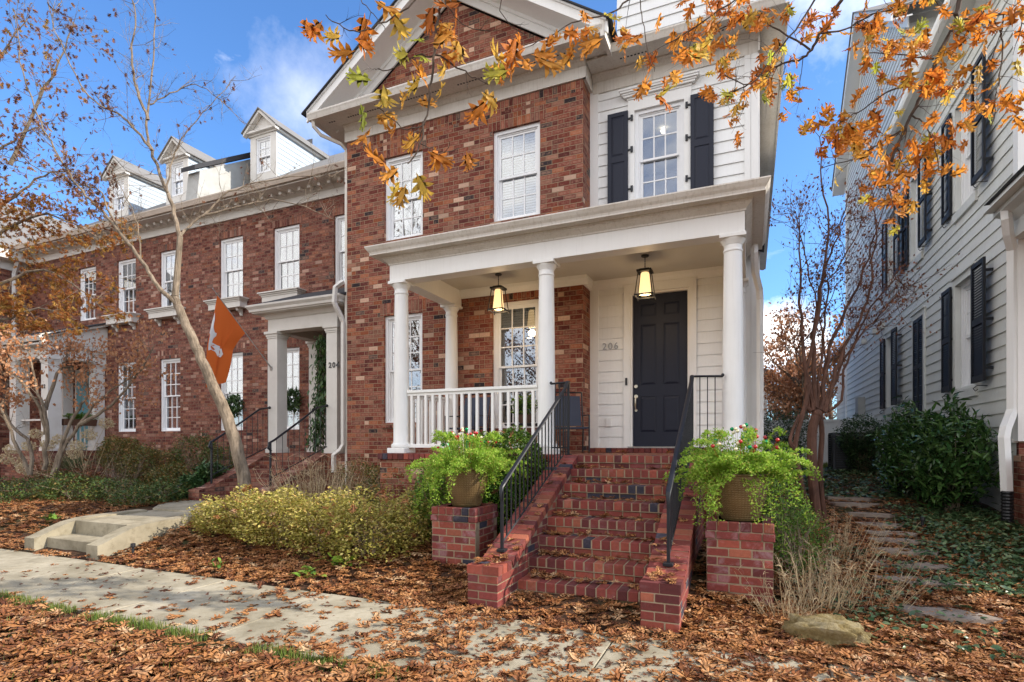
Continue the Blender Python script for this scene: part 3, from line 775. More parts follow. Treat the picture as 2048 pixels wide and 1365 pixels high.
mb = MB(); mb.box(-5.2, -.31, 7.80, YS - .03, 4.555, 4.575); mb.build('porch_ceiling', M['ceiling'], house)
mb = MB()
def cmould(x0, x1, yw, mb=mb):
    mb.prism([(yw, 4.40), (yw - .02, 4.40), (yw - .03, 4.43), (yw - .08, 4.50), (yw - .09, 4.554), (yw, 4.554)], x0, x1, 'x')
cmould(-5.19, XC + .09, YB); cmould(XC + .0, -.33, YS - .02)
mb.prism([(XC, 4.40), (XC + .02, 4.40), (XC + .03, 4.43), (XC + .08, 4.50), (XC + .09, 4.554), (XC, 4.554)], YB, YS, 'y')
mb.build('crown_moulding', M['white'], house)
# balustrades (each a part with its balusters as pattern of one run)
def balustrade(x0, y0, x1, y1, n):
    mb = MB()
    if abs(y1 - y0) < .01:
        mb.cbox(x0, x1, y0 - .045, y0 + .045, 2.395, 2.44, .004); mb.box(x0, x1, y0 - .02, y0 + .02, 2.35, 2.3945); mb.cbox(x0, x1, y0 - .03, y0 + .03, 1.50, 1.56, .004)
    else:
        mb.cbox(x0 - .045, x0 + .045, y0, y1, 2.395, 2.44, .004); mb.box(x0 - .02, x0 + .02, y0, y1, 2.35, 2.3945); mb.cbox(x0 - .03, x0 + .03, y0, y1, 1.50, 1.56, .004)
    r = mb.build('railing', M['white'], house)
    for i in range(n):
        t = (i + .6) / (n + .2); x = x0 + (x1 - x0) * t; y = y0 + (y1 - y0) * t
        b = MB(); b.box(x - .021, x + .021, y - .021, y + .021, 1.5601, 2.3499); b.build('baluster', M['white'], r)
balustrade(-5.18, 7.65, -2.885, 7.65, 17); balustrade(-5.31, 7.78, -5.31, 9.19, 10)
# downspouts
def downspout(path, parent, mat, w=.075, name='downspout'):
    mb = MB(); mb.tube(path, w * .62, 4, flat=.8)
    return mb.build(name, mat, parent)
downspout([(-8.47, 8.98, 8.40), (-8.47, 9.0, 8.28), (-8.40, 9.15, 8.15), (-8.12, 9.45, 8.05), (-8.07, 9.56, 7.95), (-8.07, 9.57, .6)], house, M['white_old'])
downspout([(.06, 9.2, 4.62), (.06, 9.2, 4.50), (.07, 9.45, 4.28), (.14, 9.72, 4.05), (.15, 9.78, 3.9), (.15, 9.78, .55)], house, M['white'], .085)
# dark room behind the windows, with a few lit ceiling bulbs upstairs
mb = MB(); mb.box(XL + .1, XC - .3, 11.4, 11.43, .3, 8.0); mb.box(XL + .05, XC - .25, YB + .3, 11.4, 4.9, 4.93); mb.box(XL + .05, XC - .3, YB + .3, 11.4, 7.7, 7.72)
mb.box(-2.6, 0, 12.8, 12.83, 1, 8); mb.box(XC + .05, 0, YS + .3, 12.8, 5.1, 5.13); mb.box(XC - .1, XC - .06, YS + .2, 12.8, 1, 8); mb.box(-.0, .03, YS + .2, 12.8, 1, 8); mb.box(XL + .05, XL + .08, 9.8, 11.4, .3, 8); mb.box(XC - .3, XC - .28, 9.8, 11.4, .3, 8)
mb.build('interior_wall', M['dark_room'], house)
mb = MB(); mb.box(-2.7, .0, YS + .25, 12.8, 7.72, 7.75); mb.build('interior_ceiling', M['curtain'], house)
for x, y, z in ((-1.55, 11.0, 7.66), (-1.20, 11.3, 7.05), (-1.0, 11.8, 7.0)):
    mb = MB(); mb.ball((x, y, z), .05); mb.build('ceiling_bulb', M['bulb'], house)
for x, y, z in ((-4.2, 10.6, 3.75), (-3.75, 10.4, 3.9)):
    mb = MB(); mb.lathe(x, y, [(.05, z), (.05, z + .012)], 12); mb.build('ceiling_bulb', M['bulb'], house)
# ------------------------------------------------------------------ lanterns hanging from the porch ceiling
def lantern(x, y, label):
    zt = 4.555; t = thing('porch_lantern', (x, y, zt), label, 'lantern', 'lanterns hanging under the porch ceiling')
    mb = MB(); mb.lathe(x, y, [(.055, zt - .022), (.06, zt - .012), (.06, zt)], 16); mb.build('canopy', M['black'], t)
    mb = MB(); z = zt - .022
    while z > zt - .22:
        mb.tube([(x, y, z), (x, y, z - .03)], .0065, 6); mb.ball((x, y, z - .034), .010, 6, 4); z -= .04
    mb.build('chain', M['black'], t)
    z1 = zt - .24; z0 = z1 - .44
    mb = MB(); mb.box(x - .115, x + .115, y - .115, y + .115, z1 - .03, z1); mb.box(x - .075, x + .075, y - .075, y + .075, z1, z1 + .02)
    a, b = .09, .14
    for sx in (-1, 1):
        for sy in (-1, 1): mb.tube([(x + sx * a, y + sy * a, z1 - .03), (x + sx * b, y + sy * b, z0)], .009, 4)
    for s in (-1, 1):
        mb.box(x - b, x + b, y + s * b - .008, y + s * b + .008, z0 + .028, z0 + .05); mb.box(x + s * b - .008, x + s * b + .008, y - b, y + b, z0 + .028, z0 + .05)
        mb.box(x - .13, x + .13, y + s * .0 - .006, y + s * .0 + .006, z0 + .06, z0 + .07)
    mb.build('frame', M['black'], t)
    mb = MB(); mb.lathe(x, y, [(.055, z1 - .035), (.066, z1 - .05), (.098, z0 + .075), (.095, z0 + .062), (.05, z0 + .06)], 20); mb.build('glass_shade', M['lamp_shade'], t, smooth=True)
    pl = bpy.data.lights.new('lamp_light', 'POINT'); pl.energy = 5; pl.color = (1, .70, .38); pl.shadow_soft_size = .07; po = bpy.data.objects.new('lamp_light', pl); COL.objects.link(po); po.parent = t; po.location = (0, 0, z0 - .06 - zt)
lantern(-4.07, 8.80, 'lit black framed lantern hanging in front of the porch window, between two columns')
lantern(-1.53, 8.85, 'lit black framed lantern hanging above the steps in front of the navy door')
# ------------------------------------------------------------------ porch chairs and table
def chair(x, y, rz, label):
    t = thing('porch_chair', (x, y, FZ), label, 'chair', 'navy mesh chairs on the porch'); t.rotation_euler = (0, 0, rz)
    def B(): q = MB(); q.local = True; return q
    mb = B(); mb.box(-.27, .27, -.26, .26, .40, .425); mb.build('seat', M['chair'], t)
    mb = B(); mb.prism([(-.25, .46), (-.40, .98), (-.412, .98), (-.262, .46)], -.25, .25, 'x'); mb.build('backrest', M['chair'], t)
    mb = B()
    for s in (-1, 1):
        mb.tube([(s * .28, .26, .0), (s * .28, .26, .62), (s * .28, -.26, .64)], .013, 6); mb.tube([(s * .28, -.30, 0), (s * .28, -.25, .42), (s * .28, -.41, 1.04)], .013, 6)
    mb.tube([(-.28, -.41, 1.04), (.28, -.41, 1.04)], .013, 6); mb.build('frame', M['black'], t)
chair(-4.45, 8.35, PI, 'navy mesh chair behind the white porch railing at the left')
chair(-2.75, 8.75, PI * 1.15, 'navy mesh chair beside the brick wall behind the black handrail')
t = thing('porch_table', (-3.55, 8.9, FZ), 'small dark table holding a potted plant under the porch window', 'table')
mb = MB(); mb.lathe(-3.55, 8.9, [(.40, FZ + .47), (.41, FZ + .48), (.41, FZ + .50)], 24); mb.build('tabletop', M['black'], t)
for s in (0, 1, 2):
    mb = MB(); c_, s_ = math.cos(s * 2.1), math.sin(s * 2.1); mb.tube([(-3.55 + .32 * c_, 8.9 + .32 * s_, FZ), (-3.55 + .2 * c_, 8.9 + .2 * s_, FZ + .47)], .014, 6); mb.build('leg', M['black'], t)
# ================================================================== ENTRY STAIRS (real bricks)
SX0, SX1 = -2.18, -.85; YN = 5.19; TR = .30; RI = FZ / 8
stairs = thing('brick_stairs', (-1.5, 5.2, 0), 'flight of eight red brick steps with fallen leaves leading up to the navy front door', 'stairs')
core = MB()
for i in range(8):
    zt = RI * (i + 1); y0 = YN + TR * i
    core.box(SX0, SX1, y0 + .009, 7.4, RI * i - .0049 if i else -.1, zt - .1021)
    core.box(SX0, SX1, y0 - .0085, 7.4, zt - .102, zt - .005)
core.build('mortar_core', M['mortar'], stairs)
for i in range(8):
    mb = MB(); zt = RI * (i + 1); yn = YN + TR * i
    n = 13; w = (SX1 - SX0) / n; yn -= .012
    for k in range(n):
        x = SX0 + k * w
        mb.cbox(x + .004, x + w - .004, yn, yn + .195, zt - .098, zt, .007, .0025)
        if i < 7: mb.cbox(x + .005, x + w - .005, yn + .205, yn + TR + .01, zt - .08, zt - .002, .005, .001)
    n = 7; w = (SX1 - SX0) / (n - .5); x = SX0 - (w / 2 if i % 2 else 0)
    while x < SX1 - .01:
        mb.cbox(max(SX0 + .002, x + .006), min(SX1 - .002, x + w - .006), yn + .016, yn + .12, zt - RI + .004, zt - .108, .005, .002); x += w
    mb.build('step', M['step_brick'], stairs)
def cheek(x0, x1):
    y0, yf = 4.70, 5.02; top0 = .40; slope = (FZ - top0) / (7.33 - yf)
    m = MB(); m.prism([(y0 + .001, -.1), (y0 + .001, top0 - .006), (yf, top0 - .006), (7.30, FZ - .007), (7.30, -.1)], x0 + .0035, x1 - .0035, 'x')
    ck = m.build('cheek_wall', M['mortar'], stairs)
    b = MB()
    # courses of the body
    h = .078; r = 0; z = .005
    W = x1 - x0
    while z < FZ - .09:
        ye = 7.33 if z + h < FZ - .1 else 7.33
        ys = y0 if z + h <= top0 - .070 else yf + (z + h - (top0 - .085)) / slope
        y = ys; first = True
        while y < ye - .02:
            L = .095 if (first and r % 2) else .2
            if y + L > ye: L = ye - y
            zt = z + h - .009
            b.cbox(x0, x0 + .05, y + .004, y + L - .004, z, zt, .004, .0015); b.cbox(x1 - .05, x1, y + .004, y + L - .004, z, zt, .004, .0015)
            y += L; first = False
        if ys == y0:
            q = .62 if r % 2 == 0 else .36
            b.cbox(x0, x0 + W * q - .005, y0 - .003, y0 + .09, z, zt, .005, .001); b.cbox(x0 + W * q + .005, x1, y0 - .003, y0 + .09, z, zt, .005, .001)
        z += h; r += 1
    # cap: two rows of headers across, following the slope
    def cap(ya, za, yb2, zb):
        L = math.hypot(yb2 - ya, zb - za); n = int(L / .096); dy = (yb2 - ya) / n; dz = (zb - za) / n; nx = -(zb - za) / L; nz = (yb2 - ya) / L
        for k in range(n):
            for j in range(2):
                a = x0 - .008 + j * (W / 2 + .006); c = x0 + W / 2 - .005 + j * (W / 2 + .013)
                if (k + j) % 1 == 0:
                    A = (ya + dy * k + dy * .05, za + dz * k + dz * .05); B2 = (ya + dy * (k + .95), za + dz * (k + .95)); t = -.085; e = random.uniform(-.002, .002)
                    poly = [(A[0] + nx * t, A[1] + nz * t), (B2[0] + nx * t, B2[1] + nz * t), (B2[0] + nx * e, B2[1] + nz * e), (A[0] + nx * e, A[1] + nz * e)]
                    b.prism(poly, a, c, 'x')
    cap(y0 - .006, top0, yf, top0); cap(yf + .004, top0, 7.31, FZ)
    b.build('brick_course', M['step_brick'], ck)
cheek(-2.5, -2.18); cheek(-.85, -.53)
def pier(x0, x1, label):
    y0, y1 = 5.55, 6.13; t = thing('brick_pier', ((x0 + x1) / 2, y0, 0), label, 'pier', 'brick piers flanking the steps')
    m = MB(); m.box(x0 + .004, x1 - .004, y0 + .004, y1 - .004, -.1, .822); m.build('mortar_core', M['mortar'], t)
    b = MB(); z = 0.0; r = 0; W = x1 - x0
    def ring(z, zt, e, r, L=.2):
        for side in range(4):
            u = 0.0; first = True
            while u < W + 2 * e - .02:
                l = L if not (first and r % 2) else L / 2
                if u + l > W + 2 * e - .05: l = W + 2 * e - u
                a0 = u + .005; a1 = u + l - .005
                if side == 0: b.cbox(x0 - e + a0, x0 - e + a1, y0 - e, y0 - e + .09, z, zt, .006, .002)
                if side == 2: b.cbox(x0 - e + a0, x0 - e + a1, y1 + e - .09, y1 + e, z, zt, .006, .002)
                if side == 1 and a1 > .12 and a0 < W + 2*e - .12: b.cbox(x0 - e, x0 - e + .09, y0 - e + max(a0, .095), y0 - e + min(a1, W + 2 * e - .095), z, zt, .006, .001)
                if side == 3 and a1 > .12 and a0 < W + 2*e - .12: b.cbox(x1 + e - .09, x1 + e, y0 - e + max(a0, .095), y0 - e + min(a1, W + 2 * e - .095), z, zt, .006, .001)
                u += l; first = False
    while r < 8:
        ring(z + .005, z + .078, 0, r); z += .083; r += 1
    ring(z + .003, z + .070, .014, 1); z += .076
    ring(z + .003, .828, .006, 0, .1)
    b.box(x0 + .09, x1 - .09, y0 + .09, y1 - .09, .80, .822)
    b.build('brick_course', M['pier_brick'], t)
    return t
pier(-3.43, -2.85, 'square brick pier left of the steps, carrying the pot half hidden by trailing fern')
pier(-.383, .20, 'square brick pier right of the steps, pale stained, carrying a bronze pot')
def handrail(x, label, side):
    t = thing('iron_handrail', (x, 5.15, .42), label, 'handrail')
    zb = lambda y: .40 + (FZ - .40) / (7.33 - 5.02) * (y - 5.02)
    y0, y1 = 5.15, 7.40
    zt0, zt1 = 1.12, 2.40
    zt = lambda y: zt0 + (zt1 - zt0) * (y - y0) / (y1 - y0)
    mb = MB(); mb.cbox(x - .045, x + .045, y0 - .045, y0 + .045, zb(y0) + .0, zb(y0) + .03, .004); mb.box(x - .014, x + .014, y0 - .014, y0 + .014, zb(y0) + .03, zt0); mb.build('post', M['black'], t)
    mb = MB(); mb.box(x - .014, x + .014, y1 - .014, y1 + .014, FZ + .002, zt1); mb.box(x - .04, x + .04, y1 - .04, y1 + .04, FZ, FZ + .012); mb.build('post', M['black'], t)
    mb = MB(); P = [(x, y0 - .03, zt0 - .14), (x, y0 - .035, zt0 - .06), (x, y0 - .015, zt0 + .0), (x, y0 + .05, zt(y0 + .05) + .012), (x, y1 - .12, zt(y1 - .12) + .012), (x, y1 - .04, zt1 + .03), (x, y1 + .02, zt1 + .035)]
    mb.tube(P, [.008, .016, .024, .027, .027, .027, .024], 8, flat=.6)
    mb.build('top_rail', M['black'], t, smooth=True)
    mb = MB(); mb.tube([(x, y0, zb(y0) + .09), (x, y1 - .25, zb(y1 - .25) + .075)], .012, 4); mb.build('bottom_rail', M['black'], t)
    n = 19
    mb = MB()
    for k in range(1, n):
        y = y0 + (y1 - y0) * k / n; b = zb(min(y, y1 - .25)) + .08
        b = min(b, FZ + .06); mb = MB(); mb.box(x - .0065, x + .0065, y - .0065, y + .0065, b, zt(y)); mb.build('baluster', M['black'], t)
    # return to the column
    xe = x - .30 if side < 0 else x + .36
    mb = MB(); mb.tube([(x, y1, zt1 + .03), (xe, y1 + .12, zt1 + .03)], .016, 6); mb.tube([(x, y1, FZ + .10), (xe, y1 + .12, FZ + .10)], .010, 4); mb.ball((xe, y1 + .12, zt1 + .045), .022)
    for k in (1, 2, 3):
        q = k / 4; mb.box(x + (xe - x) * q - .006, x + (xe - x) * q + .006, y1 + .12 * q - .006, y1 + .12 * q + .006, FZ + .10, zt1 + .02)
    mb.build('return_rail', M['black'], t)
handrail(-2.34, 'black iron handrail on the left cheek wall of the front steps', -1)
handrail(-.68, 'black iron handrail on the right cheek wall of the front steps', 1)
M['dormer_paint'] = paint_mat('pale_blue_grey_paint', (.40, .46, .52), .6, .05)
# ================================================================== ROW HOUSES on the left
YR = 11.3; PR = planeY(YR)
def rowunit(x0, x1, wins, label, porch, box_ids, pedge, num, dormers, pier_x=None):
    t = thing('brick_row_house', ((x0 + x1) / 2, YR, .4), label, 'house')
    up = [(a, a + .94, 5.72, 7.50) for a in wins]; lo = [(a, a + .94, 1.95, 4.18) for a, q in zip(wins, pedge) if q]
    ops = up + lo
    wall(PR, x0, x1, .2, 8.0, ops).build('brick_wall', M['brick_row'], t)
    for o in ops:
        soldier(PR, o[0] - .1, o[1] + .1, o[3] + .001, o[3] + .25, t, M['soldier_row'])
    for i, o in enumerate(up): window(PR, t, *o, rows=(2, 2), blind='full' if i % 3 == 2 or (i == 0 and x0 < -20) else None)
    for i, o in enumerate(lo): window(PR, t, *o, rows=(3, 3), blind='full')
    for i in box_ids:
        a = wins[i]; mb = MB(PR)
        for e, h0, h1 in ((.0, 5.40, 5.56), (.02, 5.56, 5.60), (.05, 5.60, 5.64), (.09, 5.64, 5.672)):
            mb.box(a - .16 - e, a + 1.10 + e, -.24 - e, -.001, h0 + .0005, h1)
        for q in (a - .0, a + .86):
            mb.prism([(0, 5.40), (-.18, 5.40), (-.16, 5.33), (-.06, 5.28), (-.03, 5.20), (0, 5.20)], q, q + .08, 'x')
        mb.build('window_box', M['row_white'], t)
    mb = corn(x0, x1, YR, 8.0); 
    x = x0 + .1
    while x < x1 - .1:
        mb.box(x, x + .09, YR - .30, YR - .141, 8.215, 8.309); x += .33
    mb.build('cornice', M['row_white'], t)
    mb = MB(); mb.prism(gutter_profile(YR - .60, 8.345, .13, .14), x0, x1, 'x'); mb.build('gutter', M['gutter_row'], t)
    mb = MB(); mb.prism([(YR - .48, 8.44), (YR + 4.6, 12.15), (YR + 9, 8.9), (YR + 9, 8.8), (YR + 4.6, 12.05), (YR - .48, 8.40)], x0, x1, 'x'); mb.build('roof', M['shingle_grey'], t)
    yd = 12.75
    for xd in dormers:
        w = 1.10; zb = 9.95; ze = 11.38; zr = 11.95; xm = xd + w / 2
        PD = planeY(yd)
        op = (xm - .30, xm + .30, zb + .12, zb + 1.22)
        mb = wall(PD, xd, xd + w, zb - .3, ze, [op], .05)
        mb.box(xd, xm - .31, -.03, 0, zb - .2, zb + 1.3); mb.box(xm + .31, xd + w, -.03, 0, zb - .2, zb + 1.3); mb.box(xm - .31, xm + .31, -.03, 0, zb + 1.225, zb + 1.31)
        mb.box(xd - .05, xd + w + .05, -.07, 0, zb + 1.3105, zb + 1.42)
        dw = mb.build('dormer', M['row_white'], t)
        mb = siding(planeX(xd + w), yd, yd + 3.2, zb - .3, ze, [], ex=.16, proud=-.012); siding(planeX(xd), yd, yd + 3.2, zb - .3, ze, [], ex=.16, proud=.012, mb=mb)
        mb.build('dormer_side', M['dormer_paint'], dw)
        mb = MB(); mb.face((xd - .1, yd - .04, ze), (xd + w + .1, yd - .04, ze), (xm, yd - .04, zr)); mb.box(xd - .12, xd + w + .12, yd - .16, yd + .02, ze - .06, ze)
        for sg in (-1, 1):
            mb.prism([(xm, zr + .02), (xm + sg * (w / 2 + .13), ze - .04), (xm + sg * (w / 2 + .13), ze - .14), (xm, zr - .09)], yd - .20, yd - .05, 'y')
        mb.box(xd + w, xd + w + .1, yd - .04, yd + 3.4, ze - .10, ze - .02)
        mb.build('dormer_pediment', M['row_white'], dw)
        mb = MB()
        for sg in (-1, 1): mb.prism([(xm, zr + .06), (xm + sg * (w / 2 + .17), ze - .02), (xm + sg * (w / 2 + .17), ze - .055), (xm, zr + .022)], yd - .24, yd + 4.0, 'y')
        mb.build('dormer_roof', M['shingle_grey'], dw)
        pw = window(PD, t, *op, rows=(2, 2), cols=2, blind=None, fw=.03, sill=False, w0=-.01)
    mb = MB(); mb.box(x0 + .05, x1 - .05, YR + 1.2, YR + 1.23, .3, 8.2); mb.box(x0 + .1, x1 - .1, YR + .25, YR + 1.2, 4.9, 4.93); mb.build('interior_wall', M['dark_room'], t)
    return t
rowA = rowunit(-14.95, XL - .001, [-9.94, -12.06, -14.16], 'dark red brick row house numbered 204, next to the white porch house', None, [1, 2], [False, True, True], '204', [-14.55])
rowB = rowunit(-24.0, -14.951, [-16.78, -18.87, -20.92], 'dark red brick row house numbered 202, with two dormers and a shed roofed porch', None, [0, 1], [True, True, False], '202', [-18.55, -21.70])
# party wall parapet
t = thing('party_wall', (-15, 12, 8.4), 'grey party wall with dark cap above the row house roof between two dormers', 'wall')
mb = MB(); mb.prism([(11.2, 8.3), (11.35, 9.70), (15.9, 12.75), (15.9, 8.3)], -15.55, -15.05, 'x'); mb.build('wall_face', M['parapet'], t)
mb = MB(); mb.prism([(11.15, 9.66), (11.15, 9.79), (15.9, 12.97), (15.9, 12.76)], -15.60, -15.0, 'x'); mb.build('cap', M['shingle'], t)
# 204 porch
def sq_pillar(x, y, z0, z1, root, w=.30):
    mb = MB(); mb.box(x - w / 2, x + w / 2, y - w / 2, y + w / 2, z0 + .14, z1 - .16)
    mb.cbox(x - w / 2 - .04, x + w / 2 + .04, y - w / 2 - .04, y + w / 2 + .04, z0, z0 + .10, .004); mb.box(x - w / 2 - .02, x + w / 2 + .02, y - w / 2 - .02, y + w / 2 + .02, z0 + .1, z0 + .14)
    mb.box(x - w / 2 - .015, x + w / 2 + .015, y - w / 2 - .015, y + w / 2 + .015, z1 - .16, z1 - .12); mb.box(x - w / 2 - .03, x + w / 2 + .03, y - w / 2 - .03, y + w / 2 + .03, z1 - .119, z1 - .06)
    mb.box(x - w / 2 - .06, x + w / 2 + .06, y - w / 2 - .06, y + w / 2 + .06, z1 - .0595, z1 - .001)
    return mb.build('pillar', M['row_white'], root)
PZ = 1.35
mb = MB(); mb.box(-10.75, -8.05, 9.55, YR, .2, PZ); mb.build('porch_base', M['brick_row'], rowA)
for x in (-10.38, -8.60):
    sq_pillar(x, 9.85, PZ, 4.22, rowA)
sq_pillar(-10.38, YR - .16, PZ, 4.22, rowA, .26); sq_pillar(-8.75, YR - .16, PZ, 4.22, rowA, .26)
mb = MB(); mb.box(-10.52, -8.44, 9.70, 9.99, 4.22, 4.56); mb.box(-10.52, -10.24, 9.99, YR, 4.221, 4.559); mb.box(-8.72, -8.441, 9.99, YR, 4.221, 4.559); mb.box(-10.24, -8.72, 9.99, YR, 4.45, 4.47)
ring_profile(mb, -10.52, -8.44, 9.70, YR, [(0, 4.5), (.03, 4.52), (.08, 4.60), (.10, 4.62), (.25, 4.622), (.25, 4.65)])
mb.build('porch_beam', M['row_white'], rowA)
mb = MB(); ring_profile(mb, -10.52, -8.44, 9.70, YR, [(.20, 4.648), (.29, 4.65), (.30, 4.70), (.35, 4.76), (.355, 4.80), (.33, 4.80)]); mb.build('porch_gutter', M['row_white'], rowA)
mb = MB(); mb.prism([(9.37, 4.80), (YR - .02, 5.58), (YR - .02, 4.8)], -10.85, -8.05, 'x'); mb.build('porch_roof', M['shingle'], rowA)
downspout([(-8.02, 9.40, 5.05), (-8.06, 9.35, 5.0), (-8.16, 9.32, 4.92), (-8.19, 9.32, 4.6), (-8.17, 9.36, 4.5), (-8.13, 9.46, 4.32), (-8.10, 9.5, 4.2), (-8.10, 9.5, 1.55), (-8.14, 9.44, 1.42), (-8.24, 9.36, 1.32), (-8.24, 9.36, .95)], rowA, M['row_white'], .11)
for zz in (0,):
    mb = MB(); mb.box(-10.3, -8.9, YR - .25, YR - .19, 2.25, 2.29); mb.box(-10.3, -8.9, YR - .24, YR - .20, 1.5, 1.55)
    for k in range(9): mb.box(-10.2 + k * .15, -10.165 + k * .15, YR - .235, YR - .2, 1.55, 2.25)
    mb.build('railing', M['row_white'], rowA)
number('204', (-8.53, 9.85 - .158, 3.32), .17, rowA, M['digit_black'], bold=.004)
# dark entry door of 204 behind the garland
mb = MB(); mb.box(-8.45, -8.05, YR - .25, YR - .02, PZ, 4.2); mb.build('door', M['plastic_black'], rowA)
# 204 steps
st2 = thing('brick_stairs', (-9.6, 8.0, .3), 'dark brick steps with curved iron rails behind the leaning tree', 'stairs')
mb = MB()
for i in range(5):
    z = PZ - (i + 1) * .175 + .0; mb.box(-10.3, -8.95, 9.55 - (i + 1) * .30, 9.552 - i * .30, .2, z)
mb.build('step', M['brick_row'], st2)
for x0, x1 in ((-10.62, -10.3), (-8.95, -8.60)):
    mb = MB(); mb.prism([(7.75, .1), (7.75, .62), (8.0, .66), (9.55, PZ + .0), (9.55, .1)], x0, x1, 'x'); mb.build('cheek_wall', M['brick_row'], st2)
def iron2(x, y0, z0, y1, z1, gz, label):
    t = thing('iron_handrail', (x, y0, gz), label, 'handrail')
    mb = MB(); mb.tube([(x, y0 + .02, z0 - .16), (x, y0 - .06, z0 - .10), (x, y0 - .03, z0), (x, y0 + .1, z0 + .06), (x, (y0 + y1) / 2, (z0 + z1) / 2 + .05), (x, y1 - .3, z1 - .06), (x, y1, z1)], .022, 6); mb.ball((x, y1, z1), .035); mb.build('top_rail', M['black'], t, smooth=True)
    mb = MB(); mb.tube([(x, y0, gz), (x, y0, z0)], .022, 6); mb.build('post', M['black'], t)
    mb = MB(); mb.tube([(x, y0, z0 - .7), (x, y1, z1 - .92)], .012, 4); mb.build('bottom_rail', M['black'], t)
    n = 10
    for k in range(1, n + 1):
        q = k / (n + .3); y = y0 + (y1 - y0) * q; mb = MB(); mb.tube([(x, y, z0 - .72 + (z1 - z0 - .2) * q), (x, y, z0 + (z1 - z0) * q + .03)], .008, 4); mb.build('baluster', M['black'], t)
iron2(-8.72, 8.1, 1.58, 9.68, 2.42, .72, 'black curved iron rail on the right side of the steps at number 204')
iron2(-10.45, 8.15, 1.60, 9.68, 2.42, .72, 'black iron rail left of the steps at number 204, behind the leaning trunk')
# 202 porch
mb = MB(); mb.box(-21.75, -19.3, 9.55, YR, .2, PZ); mb.build('porch_base', M['brick_row'], rowB)
for x in (-21.35, -19.62): sq_pillar(x, 9.85, PZ, 4.2, rowB, .36); sq_pillar(x, YR - .17, PZ, 4.2, rowB, .3)
mb = MB(); mb.box(-21.55, -19.44, 9.68, 10.0, 4.2, 4.55); mb.box(-19.78, -19.441, 10.0, YR, 4.2, 4.551); mb.box(-21.5, -19.78, 10.0, YR, 4.5, 4.52)
mb.prism([(9.45, 4.55), (YR, 4.55), (YR, 5.35), (YR - .1, 5.38), (9.42, 4.78)], -19.44, -19.36, 'x')
mb.prism([(9.4, 4.72), (YR, 5.42), (YR, 5.52), (9.4, 4.83)], -19.359, -19.24, 'x')
mb.build('porch_beam', M['row_white'], rowB)
mb = MB(); mb.prism(gutter_profile(9.36, 4.64, .12, .14), -26, -19.25, 'x'); mb.box(-26, -19.44, 9.45, 9.68, 4.55, 4.6); mb.build('porch_gutter', M['row_white'], rowB)
mb = MB(); mb.prism([(9.42, 4.80), (YR, 5.55), (YR, 5.50), (9.42, 4.76)], -26, -19.2, 'x'); mb.build('porch_roof', M['shingle'], rowB)
number('202', (-19.72, 9.85 - .187, 3.3), .17, rowB, M['digit_black'], bold=.004)
mb = MB(); mb.box(-20.9, -20.0, YR - .12, YR - .001, PZ, 4.05); d2 = mb.build('door_frame', M['row_white'], rowB)
mb = MB(); mb.box(-20.8, -20.1, YR - .14, YR - .121, PZ, 3.95); mb.build('door', M['teal'], d2)
mb = MB(); mb.box(-21.2, -19.85, 9.80, 9.88, 2.28, 2.33); mb.box(-19.64, -19.60, 10.05, YR - .3, 2.28, 2.33); mb.box(-19.64, -19.6, 10.05, YR - .3, 1.5, 1.55)
for k in range(8): mb.box(-19.635, -19.605, 10.15 + k * .12, 10.18 + k * .12, 1.55, 2.28)
mb.build('railing', M['row_white'], rowB)
t = thing('hanging_planter', (-19.5, 10.5, 2.1), 'coir planter trough with green leaves on the far porch railing', 'planter')
mb = MB(); mb.prism([(-19.62, 2.34), (-19.36, 2.34), (-19.42, 2.14), (-19.58, 2.14)], 10.1, 11.0, 'y'); mb.build('trough', M['wicker'], t); PLANTER = t
# building beyond, projecting forward
t = thing('brick_house', (-27, 9, .3), 'brick house at the left picture edge, projecting forward with a white eave and downspout', 'house')
mb = MB(); mb.box(-34, -24.05, 5.5, 16, .1, 7.95); mb.build('brick_wall', M['brick_row'], t)
mb = MB(); mb.box(-34, -23.6, 5.05, 16, 8.0, 8.35); mb.box(-34, -24.0, 5.4, 16, 7.7, 7.999); mb.build('cornice', M['row_white'], t)
mb = MB(); mb.prism([(-23.5, 8.36), (-29, 11.8), (-34, 8.36)], 5.0, 16.2, 'y'); mb.build('roof', M['shingle_grey'], t)
downspout([(-23.75, 10.9, 8.0), (-23.95, 10.9, 7.6), (-23.97, 10.9, 5.3)], t, M['row_white'], .13)
# ================================================================== RIGHT HOUSE
XH = 3.45; PX = planeX(XH)
rh = thing('clapboard_house', (XH, 14, .8), 'tall pale clapboard house with black louvred shutters along the right side of the garden path', 'house')
lowW = [(11.46, 12.36), (17.0, 17.8)]; upW = [(11.46, 12.36), (14.55, 15.35), (16.75, 17.55)]
rops = [(a, b, 2.56, 4.42) for a, b in lowW] + [(a, b, 5.78, 7.62) for a, b in upW]
apexY = 20.35
mb = siding(PX, 9.95, 24.9, 1.62, 8.35, rops, ex=.2, proud=.02)
siding(PX, 16.0, 24.9, 8.35, 15.2, [], ex=.2, proud=.02, clip=lambda z: ((16.0, 24.9) if z < 12.0 else (apexY - (15.1 - z) / .7, apexY + (15.1 - z) / .7)), mb=mb)
wall(planeX(XH + .004), 9.95, 24.9, .3, 8.4, rops, .16, mb=mb); wall(planeX(XH + .004), 16.0, 24.9, 8.4, 12.1, [], mb=mb)
mb.build('siding_wall', M['siding_grey'], rh)
